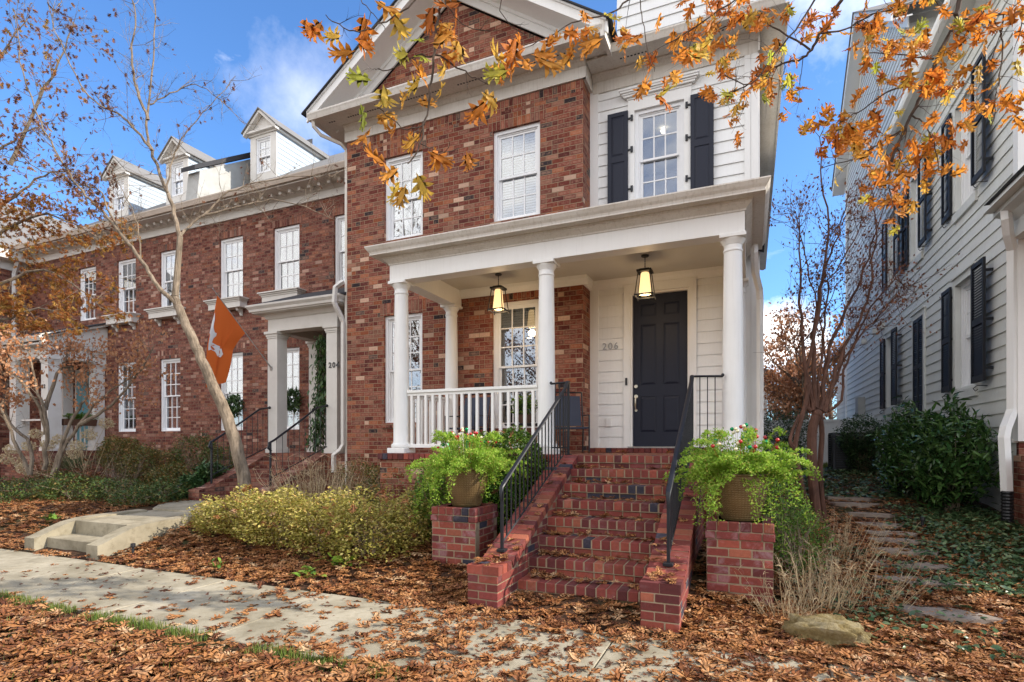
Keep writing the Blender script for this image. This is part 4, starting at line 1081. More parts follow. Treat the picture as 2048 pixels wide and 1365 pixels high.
for ya, za, zb in ((9.95, 1.62, 8.6), (16.0, 8.3, 12.2), (24.9, 1.62, 12.2)):
    mb = siding(planeY(ya), XH, XH + 10, za, zb, ex=.2, proud=.02 if ya < 20 else -.02)
    if ya < 10:
        mb.prism([(XH, 8.6), (XH + 5, 12.5), (XH + 10, 8.6)], ya + .02, ya + .05, 'y') if False else None
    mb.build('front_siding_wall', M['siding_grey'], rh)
mb = MB(); mb.box(XH + .02, XH + 9.9, 9.93, 24.8, .1, 1.60); mb.build('foundation_wall', M['brick'], rh)
mb = MB(); mb.box(XH - .035, XH + .1, 9.80, 9.96, 1.6, 8.36); mb.box(XH - .03, XH, 24.75, 24.92, 1.6, 12.0); mb.box(XH - .04, XH + .02, 9.95, 24.9, 1.58, 1.64); mb.build('corner_board', M['white'], rh)
for a, b, c, d in rops:
    w = window(PX, rh, a, b, c, d, rows=(2, 2), cols=3, blind=.6 if c < 5 else None)
    mb = MB(PX); e = .115
    mb.box(a - e, a, -.04, .0, c, d); mb.box(b, b + e, -.04, 0, c, d); mb.box(a - e, b + e, -.042, 0, d, d + .12); mb.box(a - e - .03, b + e + .03, -.075, 0, d + .1205, d + .15)
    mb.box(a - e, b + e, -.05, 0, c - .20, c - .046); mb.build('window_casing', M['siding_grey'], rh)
def louvre(ua, ub, za, zb, off=.12, angle=0.0, hook=True):
    s = MB(PX); st = .05; w1 = -off; w0 = -off - .035
    for p, q in ((ua, ua + st), (ub - st, ub)): s.box(p, q, w0, w1, za, zb)
    m = za + (zb - za) * .5
    for p, q in ((za, za + .10), (m - .05, m + .05), (zb - .07, zb)): s.box(ua + st, ub - st, w0 + .002, w1 - .002, p, q)
    sh = s.build('shutter', M['black_shutter'], rh); l = MB(PX)
    for p, q in ((za + .10, m - .05), (m + .05, zb - .07)):
        n = int((q - p) / .042)
        for i in range(n):
            z = p + (i + .5) * (q - p) / n
            l.face((ua + st, w0 + .004, z - .030), (ub - st, w0 + .004, z - .030), (ub - st, w1 - .004, z + .024), (ua + st, w1 - .004, z + .024))
    l.build('slat', M['black_shutter'], sh)
    if hook:
        for z in (za + .2, zb - .2, m):
            h = MB(PX); h.box(ua + .02, ua + .05, w1, -.02, z - .02, z + .02); h.build('hinge', M['black'], sh)
        h = MB(PX); u = (ua + ub) / 2; h.tube([PX(u, -.02, za - .06) and (u, -.02, za - .06), (u, -off - .03, za - .05), (u, -off - .08, za - .10), (u, -off - .05, za - .14), (u, -off - .02, za - .11)], .008, 5)
        h.build('shutter_hook', M['black'], sh)
for a, b, c, d in rops:
    louvre(a - .80, a - .28, c - .02, d + .03); louvre(b + .12, b + .60, c - .02, d + .03, .05)
# closed double shutters
mb = MB(PX); a, b, c, d = 14.38, 15.15, 2.2, 4.35
mb.box(a - .12, a, -.04, 0, c - .1, d); mb.box(b, b + .12, -.04, 0, c - .1, d); mb.box(a - .12, b + .12, -.042, 0, d, d + .12); mb.box(a - .15, b + .15, -.075, 0, d + .1205, d + .15)
mb.build('window_casing', M['siding_grey'], rh)
louvre(a + .005, (a + b) / 2 - .005, c, d, .01, hook=False); louvre((a + b) / 2 + .005, b - .005, c, d, .01, hook=False)
for y in (18.2, 19.0, 20.8):
    mb = MB(PX); mb.prism([(0, 4.78), (-.16, 4.80), (-.14, 4.86), (0, 4.98)], y, y + .28, 'x') if False else mb.box(y, y + .28, -.15, 0, 4.80, 4.95); mb.box(y + .02, y + .26, -.152, -.15, 4.81, 4.86); mb.build('vent_hood', M['siding_grey'], rh)
# eaves
mb = MB(); mb.box(XH - .03, XH, 9.9, 16.0, 8.32, 8.62); mb.prism([(XH - .03, 8.50), (XH - .10, 8.56), (XH - .14, 8.62), (XH - .03, 8.62)], 9.9, 16.0, 'y'); mb.box(XH - .45, XH, 9.6, 16.0, 8.621, 8.65)
mb.build('cornice', M['siding_grey'], rh)
mb = MB(); mb.prism([(XH - .44, 8.60), (XH - .52, 8.62), (XH - .55, 8.68), (XH - .56, 8.74), (XH - .44, 8.74)], 9.5, 16.0, 'y'); mb.build('gutter', M['white'], rh)
mb = MB(); mb.prism([(XH - .46, 8.72), (XH + 5, 12.6), (XH + 10, 8.72)], 9.45, 15.99, 'y'); mb.build('roof', M['shingle_grey'], rh)
for sg in (-1, 1):
    mb = MB(); E = 5.0
    def R_(t, dz): return (apexY + sg * t, 15.25 - .7 * t + dz)
    mb.prism([R_(0, 0), R_(E, 0), R_(E, -.28), R_(0, -.30)], XH - .42, XH - .38, 'x'); mb.prism([R_(0, -.24), R_(E, -.24), R_(E, -.27), R_(0, -.27)], XH - .379, XH, 'x'); mb.prism([R_(0, -.27), R_(E - .3, -.27), R_(E - .3, -.55), R_(0, -.55)], XH - .03, XH, 'x')
    mb.build('rake_board', M['white'], rh)
    mb = MB(); mb.prism([R_(0, .04), R_(E + .05, .04), R_(E + .05, .002), R_(0, .002)], XH - .46, XH + 10, 'x'); mb.build('roof', M['shingle_grey'], rh)
# porch eave of the right house coming toward the street
mb = MB(); mb.prism([(3.02, 4.80), (3.06, 4.84), (3.10, 4.92), (3.11, 4.95), (3.35, 4.95), (3.35, 4.80)][::-1], 7.0, 9.78, 'y'); mb.build('porch_gutter', M['siding_grey'], rh)
mb = MB(); mb.prism([(3.14, 4.74), (3.14, 4.799), (3.6, 4.799), (3.6, 4.40), (3.34, 4.40), (3.34, 4.62), (3.25, 4.70)], 7.1, 9.79, 'y'); mb.box(3.6, 8, 7.1, 7.4, 4.4, 4.8); mb.build('porch_beam', M['siding_grey'], rh)
mb = MB(); mb.prism([(3.05, 4.95), (3.6, 5.25), (9, 5.3), (9, 4.95)], 6.9, 9.85, 'y'); mb.build('porch_roof', M['shingle'], rh)
mb = MB(); mb.lathe(3.62, 7.3, [(.15, 1.4), (.15, 1.5), (.13, 1.55), (.11, 4.25), (.15, 4.3), (.15, 4.4)], 20); mb.build('porch_column', M['white'], rh, smooth=True)
mb = MB(); mb.box(3.4, 8, 7.1, 9.9, 0, 1.4); mb.build('porch_base', M['brick'], rh)
dsp = downspout([(3.20, 9.55, 4.80), (3.20, 9.52, 4.62), (3.26, 9.65, 4.45), (3.36, 9.82, 4.28), (3.37, 9.84, 4.10), (3.37, 9.84, 2.05), (3.32, 9.78, 1.93), (3.22, 9.62, 1.78), (3.19, 9.58, 1.65), (3.22, 9.58, .90)], rh, M['white'], .105)
mb = MB(); P = []; R = []
for i in range(23): P.append((3.22, 9.56, .92 - i * .022)); R.append(.075 if i % 2 else .062)
mb.tube(P, R, 12); mb.build('drain_pipe', M['plastic_black'], dsp)
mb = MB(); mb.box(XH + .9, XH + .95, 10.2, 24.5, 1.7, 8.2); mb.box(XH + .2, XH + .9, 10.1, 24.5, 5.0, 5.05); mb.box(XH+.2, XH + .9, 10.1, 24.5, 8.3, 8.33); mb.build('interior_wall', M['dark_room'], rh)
# low rear wing + fence + AC + hedge
t = thing('rear_wing', (4.2, 26, 1), 'low cream clapboard wing with a white window beyond the tall house', 'building')
mb = siding(planeX(3.9), 24.92, 31, 1.2, 5.6, [(26.2, 27.0, 2.4, 4.2)], ex=.2); wall(planeX(3.904), 24.92, 31, .9, 5.6, [(26.2, 27.0, 2.4, 4.2)], mb=mb); mb.build('siding_wall', M['siding_grey'], t)
window(planeX(3.9), t, 26.2, 27.0, 2.4, 4.2, blind='full'); mb = MB(); mb.prism([(3.5, 5.6), (7, 8.0), (7, 5.6)], 24.93, 31.3, 'y'); mb.build('roof', M['shingle_grey'], t)
t = thing('vinyl_fence', (2.0, 19.5, 1.0), 'white board fence closing the end of the side garden', 'fence')
mb = MB()
x = .15
while x < 3.4: mb.box(x, x + .148, 19.5, 19.54, .95, 2.24); x += .15
mb.box(.1, 3.44, 19.47, 19.57, 2.24, 2.32); mb.box(.1, 3.44, 19.47, 19.57, .9, 1.05); mb.build('board_panel', M['vinyl'], t)
for x in (.15, 1.8, 3.36): mb = MB(); mb.cbox(x - .06, x + .06, 19.44, 19.60, .85, 2.42, .01); mb.build('post', M['vinyl'], t)
c = at(1688, 905, 13.0); cx_, cy_ = c.x + .18, c.y + .1; gz = ground_z(cx_, cy_) - .02
t = thing('air_conditioner', (cx_, cy_, gz), 'dark grey louvred air conditioning unit beside the round shrub', 'air conditioner')
mb = MB(); s = .42
mb.box(cx_ - s + .02, cx_ + s - .02, cy_ - s + .02, cy_ + s - .02, gz + .04, gz + .86); mb.build('coil_body', M['plastic_black'], t)
mb = MB()
for sx in (-1, 1):
    for sy in (-1, 1): mb.cbox(cx_ + sx * s - .03, cx_ + sx * s + .03, cy_ + sy * s - .03, cy_ + sy * s + .03, gz, gz + .9, .008)
mb.box(cx_ - s - .02, cx_ + s + .02, cy_ - s - .02, cy_ + s + .02, gz + .88, gz + .93); mb.box(cx_ - s - .02, cx_ + s + .02, cy_ - s - .02, cy_ + s + .02, gz - .06, gz + .05)
mb.build('frame', M['ac'], t)
mb = MB(); z = gz + .07
while z < gz + .87:
    mb.box(cx_ - s - .01, cx_ + s + .01, cy_ - s - .012, cy_ - s + .02, z, z + .024); mb.box(cx_ - s - .012, cx_ - s + .02, cy_ - s - .01, cy_ + s + .01, z, z + .024); z += .055
mb.build('louvre', M['ac'], t)
# electric meter box on the wing
t = thing('utility_box', (3.3, 21.3, 2.0), 'grey metal utility box on the clapboard wall above the air conditioner', 'utility box')
mb = MB(); mb.cbox(3.24, 3.44, 21.0, 21.5, 2.25, 3.1, .01); mb.build('cabinet', M['parapet'], t)
# white garage glimpse behind main house
t = thing('garage', (.3, 31, 1), 'white corner of a building behind the hedge at the end of the side garden', 'building')
mb = siding(planeY(29), -6, .75, 1, 4.9, ex=.2); mb.face((.75, 29, 1), (.75, 36, 1), (.75, 36, 4.9), (.75, 29, 4.9)); mb.build('siding_wall', M['siding'], t)
mb = MB(); mb.prism([(-7, 4.9), (-2.9, 7.2), (1.05, 4.9)], 28.6, 36, 'y'); mb.build('roof', M['shingle_grey'], t)
# ================================================================== GROUND
def grid_axis(lo, hi, n0, n1, step):
    a = list(np.arange(n0, n1 + 1e-6, step)); out = [-400, -200, -90, -50, -30]; out = [q for q in out if q < n0 - 1] + a + [q for q in (30, 50, 90, 200, 500) if q > n1 + 1]
    return out
gx = grid_axis(0, 0, -26, 8, .25); gy = grid_axis(0, 0, -8, 24, .25)
V = []; Fc = []
for j, y in enumerate(gy):
    for i, x in enumerate(gx):
        z = ground_z(x, y) + (random.uniform(-.012, .012) if 4.7 < y < 20 else 0)
        if 3.05 <= y <= 4.55: z -= .05
        if y < 3.05: z += 0.0
        if y < 0.3: z -= .0
        V.append((x, y, z))
nx = len(gx)
for j in range(len(gy) - 1):
    for i in range(nx - 1): Fc.append((j * nx + i, j * nx + i + 1, (j + 1) * nx + i + 1, (j + 1) * nx + i))
mb = MB(); mb.v = V; mb.f = Fc; g = mb.build('ground', M['ground'], None, smooth=True); tag(g, kind='structure')
# sidewalk slabs
mb = MB(); x = -31.0
while x < 7:
    mb.cbox(x + .006, x + 1.494, 3.12, 4.50, -.10, .004 + random.uniform(-.003, .003), .006); x += 1.5
sw = mb.build('sidewalk', M['concrete'], None); tag(sw, kind='structure')
# neighbour's walk
mb = MB(); mb.prism([(-9.68, 5.52), (-8.42, 5.52), (-8.46, 6.5), (-9.85, 6.5)], .1, .375, 'z'); mb.prism([(-9.855, 6.51), (-8.46, 6.51), (-8.6, 7.8), (-10.9, 7.8), (-10.3, 6.9)], .1, .405, 'z')
w_ = mb.build('garden_walk', M['concrete'], None); tag(w_, kind='structure')
mb = MB(); mb.box(-9.2, -8.6, 7.77, 8.1, .1, .40)
t = thing('concrete_steps', (-9.0, 4.7, 0), 'two low concrete steps with curved cheeks rising from the pavement', 'steps')
for x0, x1 in ((-9.93, -9.68), (-8.42, -8.17)):
    pr = [(4.64, -.05), (4.64, .17), (4.70, .185), (4.9, .27), (5.1, .345), (5.3, .385), (5.55, .40), (6.3, .41), (6.3, -.05)]
    mb = MB(); mb.prism(pr, x0, x1, 'x'); mb.build('cheek_wall', M['conc_step'], t)
mb = MB(); mb.cbox(-9.68, -8.42, 4.80, 5.25, -.05, .165, .008); mb.build('step', M['conc_step'], t)
mb = MB(); mb.cbox(-9.68, -8.42, 5.18, 5.53, -.05, .373, .008); mb.build('step', M['conc_step'], t)
# path light stubs
for i, (px, py, lab) in enumerate(((1845, 1060, 'small dark path light stake at the edge of the ivy'), (266, 1112, 'small dark path light stake beside the concrete steps'))):
    p = ground_hit(px, py); t = thing('path_light', tuple(p), lab, 'path light')
    mb = MB(); mb.tube([(p.x, p.y, p.z - .05), (p.x, p.y, p.z + .12)], .018, 8); mb.build('stake', M['plastic_black'], t); mb = MB(); mb.lathe(p.x, p.y, [(.028, p.z + .12), (.032, p.z + .13), (.03, p.z + .17), (.01, p.z + .175)], 10); mb.build('cap', M['plastic_black'], t)
# stepping stones
stones = [(1883, 1232, .34), (1850, 1168, .34), (1822, 1134, .32), (1812, 1107, .30), (1797, 1086, .30), (1776, 1070, .28), (1764, 1053, .28), (1738, 1032, .32), (1712, 1011, .32), (1694, 999, .34)]
names = ['nearest large', 'second', 'third', 'fourth', 'fifth', 'sixth', 'seventh', 'eighth', 'ninth', 'farthest']
for (px, py, r), nm in zip(stones, names):
    p = ground_hit(px, py); mb = MB(); k = 7; rr = [r * random.uniform(.75, 1.1) for _ in range(k)]
    a0 = random.uniform(0, 1); poly = [(p.x + 1.25 * rr[i] * math.cos(a0 + 2 * PI * i / k), p.y + .55 * rr[i] * math.sin(a0 + 2 * PI * i / k)) for i in range(k)]
    mb.prism(poly, p.z - .03, p.z + .038, 'z'); o = mb.build('stepping_stone', M['stone'])
    tag(o, nm + ' flat brown stepping stone of the leafy side path', 'stepping stone', 'stepping stones of the side path')
# boulder
import mathutils.noise as mnoise
def rock(name, c, r, seed, mat, sq=(1, 1, 1)):
    bm_v = []; rr = random.Random(seed); mb = MB(); n = 72; m = 40; ph = [rr.uniform(0, 6) for _ in range(8)]
    for i in range(m + 1):
        th_ = PI * i / m
        for k in range(n):
            a = 2 * PI * k / n
            d = Vector((math.sin(th_) * math.cos(a), math.sin(th_) * math.sin(a), math.cos(th_)))
            e = 1 + .16 * math.sin(3 * d.x + ph[0]) * math.cos(2.3 * d.y + ph[1]) + .08 * math.sin(6 * d.y + ph[2] + 4 * d.z) + .07 * math.sin(11 * d.x + ph[3]) * math.sin(9 * d.z + ph[4]) + .04 * math.sin(17 * d.y + ph[5]) + rr.uniform(-.004, .004)
            e += .16 * mnoise.fractal(d * 2.2 + Vector((seed, 0, 0)), .9, 2.1, 5)
            q = [(abs(v) ** .75) * (1 if v > 0 else -1) for v in d]
            mb.v.append((c[0] + q[0] * r * sq[0] * e, c[1] + q[1] * r * sq[1] * e, c[2] + q[2] * r * sq[2] * e))
    for i in range(m):
        for k in range(n): mb.f.append((i * n + k, (i + 1) * n + k, (i + 1) * n + (k + 1) % n, i * n + (k + 1) % n))
    return mb.build(name, mat, None, smooth=True)
p = ground_hit(1655, 1292)
tag(rock('boulder', (p.x - .0, p.y + .10, p.z - .02), .31, 4, M['rock'], (1.05, .48, .58)), 'mossy yellow brown boulder among the leaves at the corner of the path', 'rock')
for i in range(9):
    x = 1.2 + random.uniform(-.5, .7) + i * .02; y = 5.6 + i * .45 + random.uniform(-.2, .2); pass
# ================================================================== PLANTS
def cloud(ells, n, shell=.45, zmin=None, noise=.18, cut=0.0):
    """points spread through the outer part of several ellipsoids (cx,cy,cz,rx,ry,rz)"""
    w = np.array([e[3] * e[4] + e[3] * e[5] for e in ells]); w = w / w.sum(); P = []
    for e, m in zip(ells, (w * n).astype(int) + 1):
        d = RN.normal(size=(m, 3)); d /= np.linalg.norm(d, axis=1)[:, None]
        lump = 1 + noise * np.sin(5 * d[:, 0] + e[0] * 7) * np.sin(4.3 * d[:, 1] + 1 + e[1] * 3) * 1.2 + noise * .6 * np.sin(9 * d[:, 2] + 8 * d[:, 0])
        r = (shell + (1 - shell) * RN.random(m) ** .5) * lump
        P.append(np.array(e[:3]) + d * r[:, None] * np.array(e[3:6]))
    P = np.concatenate(P)
    if zmin is not None: P = P[[q[2] > zmin(q[0], q[1]) for q in P]]
    return P
def rand_e(n, pitch=(-.9, .6)):
    return np.stack([RN.uniform(-.7, .7, n), RN.uniform(pitch[0], pitch[1], n), RN.uniform(0, 2 * PI, n)], 1)
def stems_mesh(root, base, ells, n, r, mat):
    mb = MB()
    for i in range(n):
        e = random.choice(ells); th_ = random.uniform(0, 2 * PI); q = random.uniform(.3, .85)
        t = Vector((e[0] + math.cos(th_) * e[3] * q, e[1] + math.sin(th_) * e[4] * q, e[2] + random.uniform(-.1, .6) * e[5]))
        b = Vector((e[0] + random.uniform(-.2, .2) * e[3], e[1] + random.uniform(-.2, .2) * e[4], ground_z(e[0], e[1]) - .03))
        m = (b + t) / 2 + Vector((random.uniform(-.05, .05), random.uniform(-.05, .05), .08))
        mb.tube([b, m, t], [r, r * .7, r * .3], 4)
    return mb.build('stem', mat, root)
def shrub(name, label, cat, ells, n, size, tmpl, mat, stem='twig', ns=30, shell=.5, noise=.18, pitch=(-.9, .6), group=None, zoff=.03, jit=.35):
    c = ells[0]; t = thing(name, (c[0], c[1], ground_z(c[0], c[1])), label, cat, group)
    P = cloud(ells, n, shell, lambda x, y: ground_z(x, y) + zoff, noise)
    scatter('foliage', tmpl, P, rand_e(len(P), pitch), RN.uniform(size * (1 - jit), size * (1 + jit), len(P)), mat, t)
    stems_mesh(t, None, ells, ns, .008, M[stem]); return t
def E_(px, py, y, rx, ry, rz):
    p = at_y(px, py, y); return (p.x, p.y, p.z, rx, ry, rz)
# variegated hedge (front left bed)
shrub('variegated_shrub', 'rounded yellow green shrub in the front bed, beside the left brick pier', 'shrub',
      [(-4.40, 5.60, .48, .70, .50, .50), (-4.0, 6.0, .42, .45, .45, .52), (-5.05, 5.65, .50, .60, .50, .46)], 15000, .040, SMALL, M['leaf_abelia'], ns=90, shell=.35)
shrub('variegated_shrub', 'low spreading yellow green shrub at the walk end of the front bed', 'shrub',
      [(-5.85, 5.65, .54, .60, .48, .42), (-6.6, 5.75, .54, .62, .45, .38), (-7.3, 5.8, .46, .48, .4, .28)], 14000, .040, SMALL, M['leaf_abelia'], ns=90, shell=.35)
shrub('trailing_shrub', 'bronze green shrub filling the gap between the yellow hedge and the porch base', 'shrub',
      [(-5.3, 7.6, .75, .85, .5, .45), (-4.2, 7.3, .7, .6, .5, .45)], 7000, .035, SMALL, M['leaf_azalea'], ns=60)
# boxwood behind left pier
shrub('boxwood', 'clipped green boxwood ball behind the left brick pier, against the black handrail', 'shrub',
      [(-2.96, 6.95, 1.13, .46, .36, .66), (-3.45, 6.9, 1.08, .45, .36, .62), (-3.1, 6.8, .7, .5, .4, .5)], 24000, .042, SMALL, M['leaf_box'], ns=40, shell=.72, noise=.06)
shrub('boxwood', 'dark small leaved shrub under the trailing fern, left of the left brick pier', 'shrub',
      [(-3.85, 6.3, .72, .34, .4, .58), (-3.75, 6.6, .9, .35, .35, .5)], 9000, .038, SMALL, M['leaf_box'], ns=40, shell=.5, noise=.1)
shrub('boxwood', 'narrow green shrub behind the right brick pier, under the leaning red stems', 'shrub',
      [(.45, 6.6, .55, .32, .4, .45), (.35, 7.3, .75, .32, .4, .5)], 6000, .028, SMALL, M['leaf_box'], ns=40, shell=.4, noise=.15)
# dry twiggy shrub before the neighbour's steps
def twiggy(name, label, cat, px, py, y, n, h, spread, mat, r=.004, lean=.5, group=None, bits=3):
    p = at_y(px, py, y); gz = ground_z(p.x, p.y)
    t = thing(name, (p.x, p.y, gz), label, cat, group); mb = MB()
    for i in range(n):
        a = random.uniform(0, 2 * PI); q = random.random() ** .6; hh = h * random.uniform(.5, 1.05)
        b = Vector((p.x + math.cos(a) * spread * .45 * q, p.y + math.sin(a) * spread * .3 * q, gz - .02)); d = Vector((math.cos(a) * lean * q + random.uniform(-.15, .15), math.sin(a) * lean * q + random.uniform(-.15, .15), 1)).normalized()
        P = [b]; 
        for k in range(4): P.append(P[-1] + (d + Vector((random.uniform(-.22, .22), random.uniform(-.22, .22), -.05 * k))).normalized() * hh / 4)
        mb.tube(P, [r, r * .9, r * .7, r * .5, r * .3], 3, False)
        for k in range(bits):
            s = P[random.randint(1, 4)]; e = s + Vector((random.uniform(-1, 1), random.uniform(-1, 1), random.uniform(-.1, 1))) * hh * .16; mb.tube([s, (s + e) / 2 + Vector((0, 0, .01)), e], [r * .5, r * .45, r * .25], 3, False)
    mb.build('stalk', mat, t); return t
twiggy('dry_shrub', 'leafless pale twiggy shrub in front of the downspout of number 204', 'shrub', 640, 985, 7.4, 190, .98, 1.7, M['straw'], .007, .6)
twiggy('dry_shrub', 'leafless grey twigs left of the garland at the foot of the far steps', 'shrub', 225, 985, 8.6, 70, 1.0, 1.8, M['twig'], .006, .6)
shrub('azalea', 'green shrub behind the pale twigs at the corner of the brick house', 'shrub', [E_(720, 960, 8.4, .55, .4, .40), E_(765, 960, 8.2, .35, .4, .36)], 5000, .034, SMALL, M['leaf_azalea'], ns=40)
shrub('azalea', 'bronze tinted azalea under the first ground floor window of the row', 'shrub', [E_(300, 935, 9.4, .9, .6, .55), E_(345, 960, 8.8, .55, .5, .38)], 10000, .052, SMALL, M['leaf_azalea'], ns=70)
shrub('azalea', 'dark green shrub under the flag, against the row house wall', 'shrub', [E_(395, 915, 9.9, .85, .5, .62), E_(440, 925, 9.9, .5, .5, .5)], 9000, .04, SMALL, M['leaf_green'], ns=70)
shrub('azalea', 'green azalea beside the dried hydrangea flowers, below the second window', 'shrub', [E_(240, 910, 10.4, .9, .5, .55)], 7000, .052, SMALL, M['leaf_azalea'], ns=60)
shrub('low_hedge', 'broad low green hedge along the pavement at the far left', 'hedge', [E_(60, 990, 6.9, 1.1, .7, .42), E_(150, 985, 7.1, 1.0, .7, .42), E_(235, 990, 7.3, .7, .6, .36), E_(20, 1010, 6.5, .9, .6, .3)], 17000, .042, SMALL, M['leaf_green'], ns=90)
shrub('low_hedge', 'low fringe of green shrubs beside the walk of number 204', 'hedge', [E_(275, 1000, 6.9, .55, .45, .25), E_(330, 985, 7.5, .45, .4, .28)], 5000, .042, SMALL, M['leaf_green'], ns=40)
shrub('trailing_garland', 'fir garland with pale cones draped over the left cheek of the steps at number 204', 'garland', [E_(385, 965, 8.1, .32, .3, .16), E_(420, 945, 8.4, .3, .3, .2), E_(365, 990, 7.8, .22, .25, .14)], 1500, .13, LANCE, M['leaf_holly'], ns=20)
# ornamental grass
p = at_y(150, 960, 8.4); t = thing('ornamental_grass', (p.x, p.y, ground_z(p.x, p.y)), 'arching clump of ornamental grass below the far porch', 'grass'); mb = MB()
for i in range(800):
    a = random.uniform(0, 2 * PI); b = Vector((p.x + random.uniform(-.18, .18), p.y + random.uniform(-.15, .15), t.location.z)); L = random.uniform(.6, 1.15); out = random.uniform(.15, .75); w = Vector((-math.sin(a), math.cos(a), 0)) * .006
    Q = [b + Vector((math.cos(a) * out * L * s * s, math.sin(a) * out * L * s * s, L * (s - .45 * out * s * s * s))) for s in (0, .35, .7, 1)]
    for k in range(3): mb.face(Q[k] - w, Q[k] + w, Q[k + 1] + w * (.8 - .3 * k), Q[k + 1] - w * (.8 - .3 * k))
mb.build('blade', M['ograss'], t)
# dried hydrangeas
def hydrangea(px, py, y, heads, label):
    p = at_y(px, py, y); gz = ground_z(p.x, p.y); t = thing('hydrangea', (p.x, p.y, gz), label, 'hydrangea', 'dried hydrangeas under the maple')
    mb = MB(); P = []; 
    for hx, hy in heads:
        c = at_y(hx, hy, y + random.uniform(-.35, .35)); b = Vector((p.x + random.uniform(-.3, .3), p.y + random.uniform(-.2, .2), gz))
        mb.tube([b, (b + c) / 2 + Vector((random.uniform(-.1, .1), 0, .1)), c], [.008, .006, .004], 4)
        d = RN.normal(size=(260, 3)); d /= np.linalg.norm(d, axis=1)[:, None]; P.append(np.array(c) + d * np.array([.11, .11, .085]) * 1.4 * RN.uniform(.7, 1.05, (260, 1)))
    for i in range(26):
        b = Vector((p.x + random.uniform(-.3, .3), p.y + random.uniform(-.2, .2), gz)); c = b + Vector((random.uniform(-.9, .9), random.uniform(-.4, .4), random.uniform(.6, 1.3))); mb.tube([b, (b + c) / 2, c], [.007, .005, .002], 3, False)
    mb.build('stem', M['straw'], t); P = np.concatenate(P); n = len(P)
    scatter('flower_head', SMALL, P, RN.uniform(0, 2 * PI, (n, 3)), RN.uniform(.03, .05, n), M['hydrangea'], t)
    q = cloud([(p.x, p.y, gz + .45, .6, .4, .35)], 260, .2); scatter('foliage', OVAL, q, rand_e(len(q)), RN.uniform(.07, .12, len(q)), M['leaf_brown'], t)
hydrangea(95, 965, 8.0, [(22, 900), (58, 893), (95, 890), (118, 880), (72, 868), (40, 925), (105, 935)], 'dried hydrangea with cream flower heads below the far porch pillars, left clump')
hydrangea(175, 970, 7.6, [(213, 847), (178, 870), (155, 892), (46, 938), (12, 918), (150, 908)], 'dried hydrangea with cream flower heads in front of the maple trunks, right clump')
# planter greens, porch table plant
P = cloud([(-19.48, 10.55, 2.42, .16, .45, .12)], 500, .1); scatter('plant', SMALL, P, rand_e(len(P)), RN.uniform(.05, .09, len(P)), M['leaf_box'], PLANTER)
t = thing('potted_plant', (-3.6, 8.9, FZ + .5), 'small leafy green plant in a pot on the porch table', 'plant')
mb = MB(); mb.lathe(-3.6, 8.9, [(.09, FZ + .501), (.14, FZ + .64), (.15, FZ + .66)], 18); mb.build('pot', M['wicker'], t)
P = cloud([(-3.6, 8.9, FZ + .82, .26, .22, .20)], 500, .1); scatter('foliage', OVAL, P, rand_e(len(P)), RN.uniform(.05, .08, len(P)), M['leaf_box'], t)
# wreaths and door garland at 204
def wreath(px, py, y, r, label):
    c = at_y(px, py, y); t = thing('wreath', tuple(c), label, 'wreath', 'evergreen wreaths on the row house windows'); n = 420; a = RN.uniform(0, 2 * PI, n)
    P = np.stack([c.x + np.cos(a) * r + RN.normal(0, .05, n), np.full(n, c.y) + RN.uniform(-.07, .05, n), c.z + np.sin(a) * r * 1.05 + RN.normal(0, .05, n)], 1)
    scatter('foliage', LANCE, P, RN.uniform(-PI, PI, (n, 3)), RN.uniform(.10, .17, n), M['leaf_holly'], t)
    mb = MB(); mb.tube([(c.x + math.cos(q) * r, c.y, c.z + math.sin(q) * r) for q in np.linspace(0, 2 * PI, 14)], .02, 5); mb.build('ring', M['bark_dark'], t)
    mb = MB(); mb.box(c.x - .02, c.x + .02, c.y, YR + .0, c.z + r, c.z + r + .02); mb.build('hanger', M['straw'], t)
wreath(469, 812, YR - .08, .20, 'evergreen wreath on the window behind the leaning trunk')
wreath(584, 800, YR - .08, .19, 'evergreen wreath on the window inside the porch of number 204')
t = thing('door_garland', (-9.0, 9.95, PZ), 'long evergreen garland hanging down beside the pillar numbered 204', 'garland'); P = []
cl = [at_y(648, 672, 10.0), at_y(646, 720, 10.0), at_y(642, 780, 10.0), at_y(636, 840, 10.0), at_y(628, 895, 10.0)]
for a, b in zip(cl, cl[1:]):
    for i in range(230): q = random.random(); c = a.lerp(b, q); P.append((c.x + random.gauss(0, .10), c.y + random.gauss(0, .08), c.z + random.gauss(0, .04)))
n = len(P); E2 = np.stack([RN.uniform(-.6, .6, n), RN.uniform(.3, 1.5, n), RN.uniform(0, 2 * PI, n)], 1)
scatter('foliage', LANCE, P, E2, RN.uniform(.10, .18, n), M['leaf_holly'], t); mb = MB(); mb.tube([tuple(q) for q in [Vector((cl[0].x, cl[0].y, 4.25))] + cl], .02, 5); mb.build('cord', M['bark_dark'], t)
